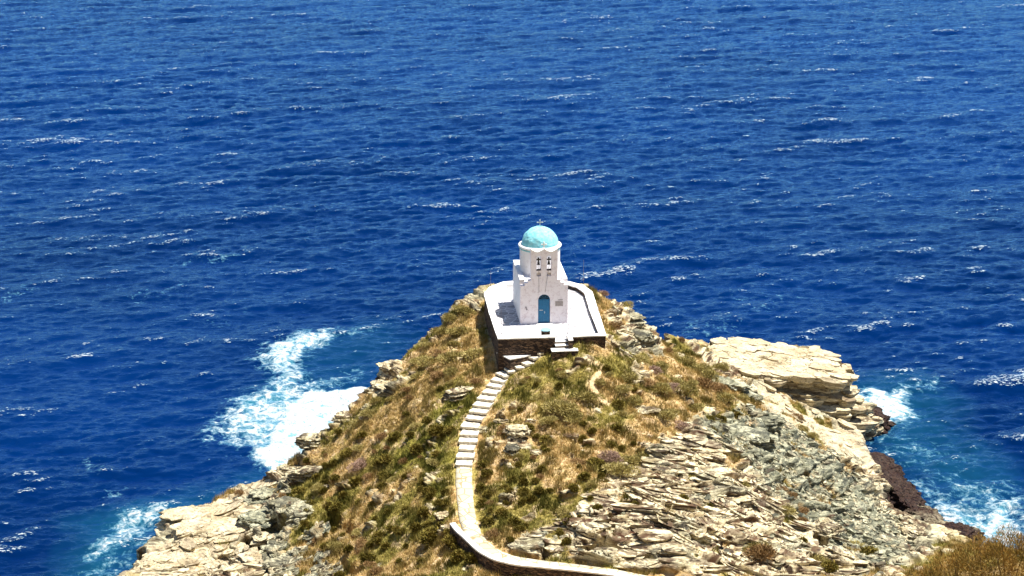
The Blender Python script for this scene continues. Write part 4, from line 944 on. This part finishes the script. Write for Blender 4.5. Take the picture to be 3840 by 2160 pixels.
for k in range(240):
    q = rs_.uniform(0, len(OL)-1e-3); i_ = int(q); a_, b_ = OL[i_], OL[(i_+1) % len(OL)]; p_ = a_+(b_-a_)*(q-i_)-c0
    if p_[1] > .5 and p_[0] < 3: continue
    d_ = p_/np.linalg.norm(p_); lev = rs_.choice([.55, 1.0, 1.9, 2.3, 3.0, 3.4, 4.2, 4.8]); back = {.55: .1, 1.0: .9, 1.9: .35, 2.3: .0, 3.0: -.5, 3.4: -.2, 4.2: -.9, 4.8: -1.1}[float(lev)]
    p_ = p_-d_*(back+rs_.uniform(-.2, .5)); tg = np.array([-d_[1], d_[0], 0]) if abs(d_[1]) < .5 else np.array([1, .1*rs_.normal(), 0.0]); tg[2] = -.05; tg /= np.linalg.norm(tg)
    nn = np.array([.04*rs_.normal(), .04*rs_.normal()-.06, 1]); nn -= nn@tg*tg; nn /= np.linalg.norm(nn); ac = np.cross(nn, tg)
    fp_.append([p_[0], p_[1], -lev, *tg, *ac, *nn, 1.7*math.exp(.35*rs_.normal()), 1.1*math.exp(.2*rs_.normal()), .20*math.exp(.3*rs_.normal()), .1+.2*rs_.random(), .3])
plate_mesh('front_bed', fp_, M['rock'], lg, 5)
lg.location = (c0[0], c0[1], 6.25); tag(lg, 'big flat cream ledge of cracked bedrock jutting into the sea on the right', 'rock ledge')
def boulder(u, v, r, h, lab, sx=1, sy=1, kind=.3, wet=0, lift=.4, tilt=(0, 0), lay=4, z=None, rot=0, name='boulder', cat='boulder', group=None, seed=None, **kw):
    p = gp(u, v) if z is None else tuple(pz(u, v, z))
    o = rock_mesh(name, r, h, (seed or int(u*7+v)) % 997, lay=lay+1, nth=110, sx=sx, sy=sy, kind=kind, wet=wet, tilt=tilt, **kw)
    o.location = (p[0], p[1], p[2]+lift*h); o.rotation_euler = (0, 0, rot)
    tag(o, lab, cat, group); return o
lower = [
 (3080,1500,2.6,1.6,'pale jutting bed of rock under the front edge of the flat ledge',1.7,.8,.1,0,3.4,(-.05,.0)),
 (3100,1545,2.2,1.4,'dark wet rock block at the foot of the flat ledge',1.6,.8,.4,.75,1.5,(0,0)),
 (3240,1530,1.5,1.8,'wet black rock where the ledge meets the surf',1.1,1.4,.3,1,1.6,(-.25,0)),
 (3260,1570,1.3,1.0,'low wet reddish black rock at the tip of the ledge in foam',1.4,1.0,.3,1,.7,(-.2,0)),
]
for (u, v, r, h, lab, sx, sy, kd, wt, zt, tl) in lower:
    o = boulder(u, v, r, h+zt, lab, sx, sy, kd, wt, 0, tl, 6, z=zt, under=.28)
boulder(3325,1765,1.7,1.6,'dark wet slab of rock sloping into the sea below the scree', .7,2.2,.3,1,.1,(-.15,0),5,z=1.1)
boulder(3405,1855,1.5,1.5,'long wet brown slab at the water edge beside the surf',.7,2.0,.3,1,.1,(-.15,.0),5,z=1.0)
boulder(3470,1925,1.2,1.2,'rusty wet rock at the shore left of the three sea boulders',1,1.2,.2,.8,.1,(-.2,.0),4,z=.8)
boulder(3510,1985,1.35,1.8,'left one of the three rounded sea boulders below the bush',1.3,.9,.2,.6,.2,(-.1,0),3,z=1.2)
boulder(3585,2000,1.3,1.8,'middle and darkest of the three rounded sea boulders below the bush',1.1,1,.3,1,.2,(0,0),3,z=1.2)
boulder(3640,2000,.9,1.4,'smallest and rightmost of the three rounded sea boulders below the bush',1,1,.2,.8,.2,(0,0),3,z=.9)
# named outcrops and boulders up on the slopes
named = [
 (1725,1482,.75,.7,'pale slab overhanging a dark hollow left of the stairway',1.3,.8,.15,.75,(.15,-.05)),
 (1480,1385,1.2,1.4,'jagged pale outcrop on the left cliff edge',1.0,.9,.25,.05,(0,0)),
 (1452,1440,1.2,1.2,'grey white outcrop lower on the left cliff edge above the surf',1.2,.8,.3,.3,(0,0)),
 (1545,1300,.7,.8,'small dark layered outcrop high on the left skyline',1.2,.8,.5,.3,(0,0)),
 (1590,1275,.6,.7,'cream block on the left skyline between two scrub cushions',1,.8,.1,.3,(0,0)),
 (1770,1120,.9,.8,'flat grey rocks at the left foot of the terrace',1.4,.8,.4,.3,(0,0)),
 (1350,1500,.9,1.2,'leaning cream rock standing above the breaking wave',.7,1,.2,.3,(.3,0)),
 (1300,1555,.8,.9,'pale rock on the left cliff edge beside the whitest foam',1,.8,.15,.35,(0,0)),
 (1180,1660,.9,.9,'striped rock at the left cliff edge above the breaker',1.3,.8,.4,.3,(0,0)),
 (1110,1740,1.0,1.0,'brown rock on the edge with a dark cave behind it',1.2,.8,.3,.3,(0,0)),
 (1160,1780,1.0,.9,'dark overhanging rock roofing a small cave on the left slope',1.4,.7,.35,.8,(.1,-.1)),
 (1230,1795,.45,.4,'square pale block beside the small cave on the left slope',1.1,.8,.1,.6,(0,0)),
 (1000,1870,1.2,1.0,'rounded grey green boulder at the top of the left gully',1,.8,.9,.45,(0,0)),
 (1080,1900,1.1,1.1,'pale topped grey boulder in the left gully',1.2,.8,.8,.5,(0,0)),
 (980,1950,1.3,1.3,'smooth dark grey boulder at the left gully mouth',1,.9,1,.5,(0,0)),
 (1060,1975,1.3,1.3,'broken grey green boulder lying over the black hollow of the gully',1.2,.8,.95,.6,(0,-.05)),
 (1130,1930,1.1,1.2,'striped grey boulder on the right bank of the left gully',.8,1.2,.8,.5,(0,0)),
 (1040,2060,1.1,1.1,'layered grey rock stack at the inner edge of the left shelf',.8,1.3,.8,.4,(0,0)),
 (1070,2130,1.2,.9,'low grey rock at the bottom of the left gully',1.2,.8,.7,.4,(0,0)),
 (740,1935,1.6,1.2,'cream slab lip jutting seaward on the left shelf',1.9,.8,.05,.5,(.05,0)),
 (830,1985,1.9,1.1,'long folded cream slab in the middle of the left shelf',1.9,.8,.05,.3,(.05,0)),
 (850,2080,1.8,1.0,'broad smooth cream slab at the bottom of the left shelf',1.8,.9,.05,.3,(.03,0)),
 (640,2110,1.5,1.0,'cream slab with a dark wet hollow at the left corner of the shelf',1.4,.9,.05,.3,(.03,0)),
 (1000,2090,1.2,.8,'white topped slab at the right bottom of the left shelf',1.4,.7,.05,.4,(.03,0)),
 (1664,1955,.48,.5,'rounded white boulder on the grass left of the path bend',1.1,.8,0,.6,(0,0)),
 (1678,2005,.35,.35,'small white rock at the end of the path wall',1,.7,0,.6,(0,0)),
 (1940,1645,.75,1.0,'tall grey white outcrop standing in scrub right of the stairway',1,.8,.25,.6,(0,0)),
 (1925,1700,.6,.7,'dark striped outcrop below the tall grey white outcrop',.8,.8,.7,.5,(0,0)),
 (2020,1705,.45,.4,'low pale outcrop among dark shrubs right of the stairway',1.6,.7,.2,.5,(0,0)),
 (1880,1580,.35,.3,'small white stone pair right of the stairway at mid slope',1.3,.7,0,.6,(0,0)),
 (1990,1592,.3,.3,'small pale stone on the bare patch right of mid stairway',1,.8,0,.6,(0,0)),
 (2140,1655,.35,.25,'flat white stone alone among tufts on the right slope',1.3,.7,0,.6,(0,0)),
 (1812,1600,.4,.4,'grey rock leaning against the right side of the stairway',1,.8,.4,.6,(0,0)),
 (2415,1540,.75,.5,'dark hollowed rock with white lower lip on the right slope',1.2,.8,.3,.6,(0,0)),
 (2560,1250,1.0,1.3,'white boulder with a dark hole on the right skyline',1.2,.8,0,.45,(0,0)),
 (2500,1275,.9,.8,'low white rock on the right skyline left of the holed boulder',1.4,.7,.05,.4,(0,0)),
 (2400,1285,1.1,1.2,'dark layered outcrop hanging under the right skyline',.8,.9,.8,.4,(0,0)),
 (2360,1215,.9,1.0,'speckled dark outcrop beside the right terrace corner',.9,.9,.7,.4,(0,0)),
 (2720,1440,1.3,1.1,'dark slanting striped outcrop above the pale ramp',1.5,.7,.95,.5,(-.2,0)),
 (2800,1470,1.0,.8,'lower dark striped outcrop beside the pale ramp',1.3,.7,.9,.5,(-.2,0)),
 (2770,1640,1.7,1.7,'large grey green outcrop roofing a rusty hollow',1.3,.9,.95,.5,(-.1,-.05)),
 (2860,1600,1.0,1.0,'grey crag at the top of the scree slope',1.2,.8,.95,.5,(0,0)),
 (2620,1775,1.2,.8,'rust red slab jutting out of the right rock face',1.6,.7,.2,.6,(-.05,0)),
 (2740,1890,.9,.7,'pale slab edge in the middle of the right rock face',1.7,.6,.05,.5,(0,0)),
 (3100,2040,1.0,1.3,'rust brown layered block near the bottom of the scree',.7,1,.3,.5,(0,0)),
 (3420,2020,1.0,1.6,'yellowish layered crag above the sea boulders',.8,.9,.1,.4,(0,0)),
 (2290,1855,.8,.6,'cream block with a deep crack at the top of the right rock face',1.5,.7,.05,.5,(0,0)),
]
for (u, v, r, h, lab, sx, sy, kd, lf, tl) in named:
    boulder(u, v, r, h, lab, sx, sy, kd, 0, lf*.8, tl, 4, under=.3, rg_=.3 if (kd < .1 and u < 1100) else .7, plain=.8 if (kd < .1 and u < 1100) else 0)

# ------------------------------------------------------------------ plants
def leaf_cloud(name, n, w, h, mat, seed, leaf=.05, blade=False, lean=(0, 0), stem=True):
    rg = np.random.default_rng(seed)
    # cushions of several lumps
    k = rg.integers(3, 7); lc = np.c_[rg.uniform(-.55, .55, k)*w*.5, rg.uniform(-.55, .55, k)*w*.5, rg.uniform(.1, .45, k)*h]; lr = rg.uniform(.32, .55, k)*w*.5
    lc = np.vstack([lc, [[0, 0, .35*h]]]); lr = np.r_[lr, .6*w*.5]
    i = rg.choice(len(lr), n, p=lr**2/(lr**2).sum())
    d = rg.normal(size=(n, 3)); d[:, 2] = np.abs(d[:, 2])*.9-.15; d /= np.linalg.norm(d, axis=1)[:, None]
    r = lr[i]*(1-.35*rg.random(n)**2)*(1+.12*rg.normal(size=n))
    c = lc[i]+d*r[:, None]*np.array([1, 1, h/w*1.3]); c[:, 2] = np.maximum(c[:, 2], -.05)
    c[:, 0] += c[:, 2]*lean[0]; c[:, 1] += c[:, 2]*lean[1]
    up = d+rg.normal(size=(n, 3))*.45+np.array([0, 0, .35]); up /= np.linalg.norm(up, axis=1)[:, None]
    side = np.cross(up, rg.normal(size=(n, 3))); side /= np.linalg.norm(side, axis=1)[:, None]
    L = leaf*(.6+.9*rg.random(n))[:, None]; wd = L*(.22 if blade else .5)
    a = c-side*wd; b = c+side*wd; t = c+up*L*1.6
    Vv = np.stack([a, b, t], 1).reshape(-1, 3); Fc = np.arange(3*n).reshape(-1, 3)
    clump = noise(c[:, 0]*5/w, c[:, 1]*5/w, c[:, 2]*5/w, seed)*.6
    tint = np.clip(.5+clump+.22*rg.normal(size=n), 0, 1)
    return Vv, Fc, np.repeat(tint, 3)
LIB = {}
def lib(kind, var):
    key = (kind, var)
    if key not in LIB:
        if kind == 'yellow': a = leaf_cloud('f', 2400, 1.0, .62, None, 100+var, .050, True)
        elif kind == 'olive': a = leaf_cloud('f', 1500, 1.0, .75, None, 200+var, .060)
        elif kind == 'brown': a = leaf_cloud('f', 1700, 1.0, .60, None, 300+var, .050, True)
        else: a = leaf_cloud('f', 1900, 1.0, .6, None, 400+var, .045, True)
        o = mesh_np('foliage', *a[:2], M['shrub_'+kind], None, smooth=False, attrs={'tint': a[2]}); me = o.data; bpy.data.objects.remove(o)
        m = MB(); rg = random.Random(var)
        for k in range(7):
            q = rg.uniform(0, 6.28); m.tube((0, 0, -.25), (.3*math.cos(q), .3*math.sin(q), .38), .02, .008, 5)
        o2 = m.build('stem', M['twig']); me2 = o2.data; bpy.data.objects.remove(o2)
        LIB[key] = (me, me2)
    return LIB[key]
ORD = ['top', 'second', 'third', 'fourth', 'fifth', 'sixth', 'seventh', 'eighth', 'ninth', 'tenth', 'eleventh', 'twelfth', 'thirteenth', 'fourteenth', 'fifteenth', 'sixteenth', 'seventeenth', 'eighteenth', 'lowest']
NTH = ['nearest', 'second nearest', 'third nearest', 'fourth nearest', 'fifth nearest', 'sixth nearest', 'seventh nearest', 'eighth nearest', 'ninth nearest', 'tenth nearest', 'eleventh nearest', 'twelfth nearest', 'thirteenth nearest', 'fourteenth nearest', 'fifteenth nearest', 'sixteenth nearest', 'seventeenth nearest', 'eighteenth nearest', 'nineteenth nearest', 'twentieth nearest']
SHR = []     # (x, y, size, kind, aspect)
hand = [  # shrubs read off the photograph: pixel, width in metres, kind
 (1740,1185,1.6,'yellow'),(1690,1215,1.3,'yellow'),(1660,1270,1.4,'yellow'),(1720,1260,1.5,'yellow'),(1770,1345,1.9,'yellow'),(1700,1360,1.7,'yellow'),(1650,1340,1.3,'brown'),(1610,1370,1.5,'yellow'),(1790,1440,1.1,'brown'),
 (1600,1310,1.0,'yellow'),(1560,1360,1.2,'yellow'),(1570,1430,1.2,'yellow'),(1640,1430,1.2,'brown'),(1700,1410,1.1,'yellow'),(1530,1480,1.0,'brown'),(1420,1520,1.2,'yellow'),(1470,1510,1.0,'yellow'),(1390,1570,1.2,'yellow'),(1330,1600,1.0,'yellow'),
 (2290,1130,1.3,'yellow'),(2340,1180,1.1,'yellow'),(2310,1240,1.3,'brown'),(2290,1200,1.0,'brown'),(2260,1105,.9,'mauve'),
 (1950,1545,.55,'olive'),(2095,1475,.7,'olive'),(2010,1460,.5,'olive'),(2210,1510,1.5,'yellow'),(2100,1560,1.9,'yellow'),(2150,1590,1.5,'yellow'),(2050,1610,1.2,'yellow'),
 (2500,1560,1.2,'yellow'),(2490,1580,1.0,'yellow'),(2560,1610,1.0,'mauve'),(2280,1720,1.9,'mauve'),(2350,1730,1.6,'yellow'),(2420,1720,1.2,'yellow'),(2330,1790,1.7,'yellow'),(2240,1750,1.2,'olive'),
 (1640,1650,1.7,'olive'),(1560,1700,1.2,'olive'),(1690,1640,1.0,'olive'),(1480,1650,1.0,'olive'),(1350,1750,1.5,'mauve'),(1450,1730,1.0,'olive'),(1430,1660,.9,'brown'),
 (1620,2030,1.4,'olive'),(1690,2060,1.2,'olive'),(1560,2010,.9,'olive'),(1590,1960,.9,'olive'),(1720,2110,1.1,'olive'),(1770,2110,1.0,'olive'),(1650,1990,.7,'olive'),
 (2850,2110,2.2,'brown'),(2830,2080,1.6,'yellow'),(3060,2110,1.6,'yellow'),(3110,2130,1.3,'olive'),(3210,2060,1.6,'yellow'),(3260,2090,1.4,'olive'),(2700,2130,1.0,'yellow'),(3010,2060,.7,'olive'),
 (2930,1840,1.1,'brown'),(2960,1880,1.1,'brown'),(2940,1930,1.3,'yellow'),(3000,1945,1.1,'brown'),(3010,1980,.9,'brown'),(2560,1890,.7,'olive'),(3010,1620,1.0,'yellow'),(3040,1650,.9,'yellow'),(2990,1590,.8,'brown'),
 (1830,1960,1.1,'olive'),(1850,2000,1.1,'brown'),(1880,1940,1.0,'olive'),(1930,1970,1.0,'olive'),(2130,1960,1.0,'olive'),(2240,1930,.8,'olive'),(1810,1880,.8,'olive'),(1805,1830,.8,'olive'),(1830,1790,.8,'olive'),(2150,1860,.8,'olive'),
 (900,1863,.8,'brown'),(1060,1875,.7,'brown'),(910,2055,.6,'brown'),(960,2090,.6,'brown'),(2500,1330,.9,'brown'),(2570,1380,1.3,'yellow'),(2620,1400,1.5,'yellow'),(2700,1400,1.3,'yellow'),(2480,1380,1.2,'yellow'),(2450,1410,1.3,'mauve'),
 (2540,1440,1.5,'yellow'),(2640,1460,1.4,'brown'),(2690,1480,1.2,'brown'),(2720,1510,1.3,'yellow'),(2560,1510,1.4,'yellow'),(2480,1480,1.4,'yellow'),(2600,1540,1.1,'yellow'),(2400,1350,1.1,'yellow'),(2360,1420,1.3,'yellow'),(2330,1470,1.1,'yellow'),(2650,1430,1.3,'yellow'),(2780,1500,1.0,'yellow'),(2420,1450,1.2,'brown'),(2380,1510,1.1,'yellow'),(2520,1480,1.1,'mauve'),
]
for (u, v, w, k) in hand:
    x, y = hit(u, v); SHR.append((float(x), float(y), w*(1.4 if (u > 2200 and v < 1620) else 1.2), k))
occ = [(s[0], s[1], s[2]) for s in SHR]
rg = np.random.default_rng(77); tries = 0
while len(SHR) < 296 and tries < 60000:
    tries += 1
    u = rg.uniform(1060, 3000); v = rg.uniform(1290, 2150)
    if u > 2400 and v > 1600 and rg.random() < .8: continue
    if v < 1600 and rg.random() < .6: continue
    x, y = hit(u, v); x = float(x+rg.normal()*.4); y = float(y+rg.normal()*.4)
    if ground(x, y) < 2 or ground(x, y, rock) > .5 or ground(x, y, bare) > .6: continue
    if ground(x, y, dp) < 1.25 or polydist(np.array(x), np.array(y), TERW) > -.9: continue
    w = float(rg.choice([.6, .8, 1.0, 1.3], p=[.25, .35, .25, .15])*(.85+.3*rg.random()))
    if any((x-a)**2+(y-b)**2 < (.36*(w+c_))**2 for a, b, c_ in occ): continue
    far_ = v < 1560
    k = rg.choice(['olive', 'yellow', 'brown'], p=[.25, .5, .25] if far_ else [.72, .08, .20])
    SHR.append((x, y, w, str(k))); occ.append((x, y, w))
# labels tell each shrub by its level on the stairway or path and its rank outward from it
rows = {}
LV = [(1317+(1734-1317)*k/18) for k in range(19)]
stepv = [project(np.array(p))[1] for p in PATH]
FV = [1780, 1830, 1880, 1930, 1980, 2030, 2080, 2130]
FN = ['path top', 'upper path', 'upper middle path', 'lower middle path', 'path bend', 'path wall start', 'path wall curve', 'path wall end']
meta = []
for idx, (x, y, w, k) in enumerate(SHR):
    u, v = project(np.array([x, y, float(ground(x, y))])); u = float(u); v = float(v)
    allv = list(stepv)+FV; lev = int(np.argmin([abs(v-a) for a in allv]))
    pxu = float(np.interp(v, [1317, 1385, 1467, 1593, 1734, 1957, 2042, 2115], [2021, 1914, 1842, 1766, 1741, 1757, 1804, 2020]))
    side = 'left' if u < pxu else 'right'
    rows.setdefault((lev, side), []).append((abs(u-pxu), idx)); meta.append((lev, side, u, v))
CN = {'olive': 'dark olive', 'yellow': 'yellow green', 'brown': 'brown', 'mauve': 'mauve grey'}
for (lev, side), L in rows.items():
    L.sort()
    for rank, (_, idx) in enumerate(L):
        x, y, w, k = SHR[idx]
        place = ('%s step' % ORD[lev]) if lev < 19 else FN[lev-19]
        nth = NTH[rank] if rank < len(NTH) else 'outermost'
        lab = '%s %s shrub level with the %s, %s on its %s' % ('broad' if w > 1.1 else 'low', CN[k], place, nth, side)
        me, me2 = lib(k, random.randrange(4))
        o = bpy.data.objects.new('shrub', me if False else None); C.objects.link(o)
        z = float(ground(x, y)); o.location = (x, y, z-.04*w); o.rotation_euler = (random.uniform(-.12, .12), random.uniform(-.12, .12), random.uniform(0, 6.28))
        hs = random.uniform(.8, 1.15)*(1 if w < 1.1 else .8); o.scale = (w*random.uniform(.95, 1.15), w*random.uniform(.85, 1.1), w*hs)
        f = bpy.data.objects.new('foliage', me); C.objects.link(f); f.parent = o
        s2 = bpy.data.objects.new('stem', me2); C.objects.link(s2); s2.parent = o
        tag(o, lab, 'shrub', 'scrub bushes on the headland')
# grass and small herb cover
NG = 120000
gx0 = rg.uniform(-26, 36, NG*3); gy0 = rg.uniform(-31, 14, NG*3); gz0 = ground(gx0, gy0); rk = ground(gx0, gy0, rock)
dq = ground(gx0, gy0, dp); tq = polydist(gx0, gy0, TERW)
ok = (rk < .45) & (gz0 > 2) & (dq > .78) & (tq < -.15) & (rg.random(NG*3) < .35+.65*sstep(-.25, .2, fbm(gx0*.9, gy0*.9, 0, 3, 66)))
ok &= ground(gx0, gy0, bare) < .75
gx0, gy0, gz0 = gx0[ok][:NG], gy0[ok][:NG], gz0[ok][:NG]; gg = ground(gx0, gy0, green); n0 = len(gx0)
KB = 4
bx = np.repeat(gx0, KB)+rg.normal(size=n0*KB)*.05; by = np.repeat(gy0, KB)+rg.normal(size=n0*KB)*.05; bz = ground(bx, by)-.02
scr = sstep(.12, .30, fbm(gx0*.85, gy0*.85, 0, 3, 68)); scK = np.repeat(scr, KB)
hh = (.10+.16*rg.random(n0*KB))*(1+1.0*scK); q = rg.uniform(0, 6.28, n0*KB); wd = .016+.012*rg.random(n0*KB)
lean = rg.normal(size=(n0*KB, 2))*.09
a = np.stack([bx-np.cos(q)*wd, by-np.sin(q)*wd, bz], -1); b = np.stack([bx+np.cos(q)*wd, by+np.sin(q)*wd, bz], -1); t = np.stack([bx+lean[:, 0], by+lean[:, 1], bz+hh], -1)
tn = np.clip(.66+.5*fbm(gx0*.5, gy0*.5, 0, 4, 67)-.12*gg-.42*scr+.15*rg.normal(size=n0), 0, 1)
gr = mesh_np('grass', np.stack([a, b, t], 1).reshape(-1, 3), np.arange(3*n0*KB).reshape(-1, 3), M['grass'], smooth=False, attrs={'tint': np.repeat(tn, KB*3), 'lush': np.repeat(.9*gg, KB*3)})
tag(gr, 'dry straw coloured grass and herbs covering the slopes', 'grass', kind='stuff')
# scree on the right slope
ns = 5200; sx_ = []; poly = region([(2680,1600),(2900,1560),(3050,1650),(3230,1800),(3400,1960),(3380,2120),(3200,2150),(3000,1960),(2860,1800),(2760,1720)])
poly2 = region([(1960,2080),(2050,1960),(2500,1800),(2900,1800),(3100,2000),(3100,2140),(2200,2115)])
ax_ = rg.uniform(-6, 34, 40000); ay_ = rg.uniform(-33, 8, 40000); d1 = polydist(ax_, ay_, poly) > 0; d2 = (polydist(ax_, ay_, poly2) > 0) & (rg.random(40000) < .12)
okk = (d1 | d2) & (ground(ax_, ay_, dp) > 1.3); ax_, ay_ = ax_[okk][:ns], ay_[okk][:ns]; az_ = ground(ax_, ay_); ns = len(ax_)
ico = bmesh.new(); bmesh.ops.create_icosphere(ico, subdivisions=1, radius=1); iv = np.array([v_.co[:] for v_ in ico.verts]); ifc = np.array([[v_.index for v_ in f_.verts] for f_ in ico.faces]); ico.free()
sz = .06+.22*rg.random(ns)**3.0; VV = np.empty((ns, len(iv), 3))
jit = 1+.35*rg.normal(size=(ns, len(iv), 1)); ax3 = np.stack([rg.uniform(.7, 1.6, ns), rg.uniform(.7, 1.3, ns), rg.uniform(.3, .8, ns)], -1)
VV = iv[None]*jit*ax3[:, None, :]*sz[:, None, None]; qa = rg.uniform(0, 6.28, ns); ca, sa = np.cos(qa)[:, None], np.sin(qa)[:, None]
VV = np.stack([VV[..., 0]*ca-VV[..., 1]*sa, VV[..., 0]*sa+VV[..., 1]*ca, VV[..., 2]-VV[..., 0]*.2], -1)+np.stack([ax_, ay_, az_], -1)[:, None, :]
FF = (ifc[None]+(np.arange(ns)*len(iv))[:, None, None]).reshape(-1, 3)
kd = np.repeat(np.clip(.75+.3*rg.normal(size=ns), 0, 1), len(iv)); 
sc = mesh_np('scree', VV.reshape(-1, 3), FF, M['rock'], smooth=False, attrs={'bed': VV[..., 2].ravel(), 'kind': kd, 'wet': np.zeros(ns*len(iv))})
tag(sc, 'loose grey green stones strewn over the right slope', 'scree', kind='stuff')
# rust tipped bush in the near right corner
bp = pz(3760, 2190, 9.5); bo = empty('thorny_bush', (float(bp[0]), float(bp[1]), 9.0))
tag(bo, 'large golden brown bush with rusty twig tips in the near right corner', 'bush')
rgb = np.random.default_rng(9); lumps = [(-6.2,-1.5,-.6,1.5),(-4.6,-.4,-.1,1.7),(-2.9,.1,.5,1.9),(-1.2,.3,1.2,2.0),(.6,.6,1.5,2.1),(2.4,.4,1.4,2.2),(4.2,0,1.0,2.2),(-3.5,-2.2,-.6,1.9),(-.8,-2.3,.0,2.1),(2.0,-2.4,.3,2.3)]
Vb, Fb, Tb, off = [], [], [], 0
for (x, y, z, r) in lumps:
    n_ = int(5200*r*r/4); d = rgb.normal(size=(n_, 3)); d[:, 2] = np.abs(d[:, 2])-.2; d /= np.linalg.norm(d, axis=1)[:, None]
    rr_ = r*(1-.35*rgb.random(n_)**1.5); wob = 1+.22*fbm(d[:, 0]*2+x, d[:, 1]*2, d[:, 2]*2, 3, 7); c = np.array([x, y, z])+d*(rr_*wob)[:, None]
    up = d*.7+rgb.normal(size=(n_, 3))*.4+np.array([0, 0, .5]); up /= np.linalg.norm(up, axis=1)[:, None]; side = np.cross(up, rgb.normal(size=(n_, 3))); side /= np.linalg.norm(side, axis=1)[:, None]
    L_ = (.09+.14*rgb.random(n_))[:, None]; V3 = np.stack([c-side*.016, c+side*.016, c+up*L_*1.3], 1)
    Vb.append(V3.reshape(-1, 3)); Fb.append(np.arange(3*n_).reshape(-1, 3)+off); off += 3*n_
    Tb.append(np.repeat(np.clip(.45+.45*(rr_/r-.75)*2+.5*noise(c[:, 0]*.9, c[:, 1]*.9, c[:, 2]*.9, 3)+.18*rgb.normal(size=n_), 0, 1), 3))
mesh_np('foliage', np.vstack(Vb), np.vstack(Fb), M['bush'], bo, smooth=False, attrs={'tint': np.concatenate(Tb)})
m = MB(); rgx = random.Random(3)
for (x, y, z, r) in lumps:
    for k in range(9):
        qd = Vector((rgx.gauss(0, 1), rgx.gauss(0, 1), abs(rgx.gauss(0, 1))+.3)).normalized(); m.tube((x*.8, y*.8, -1.2), Vector((x, y, z))+qd*r*.98, .04, .012, 5)
m.build('stem', M['twig'], bo)
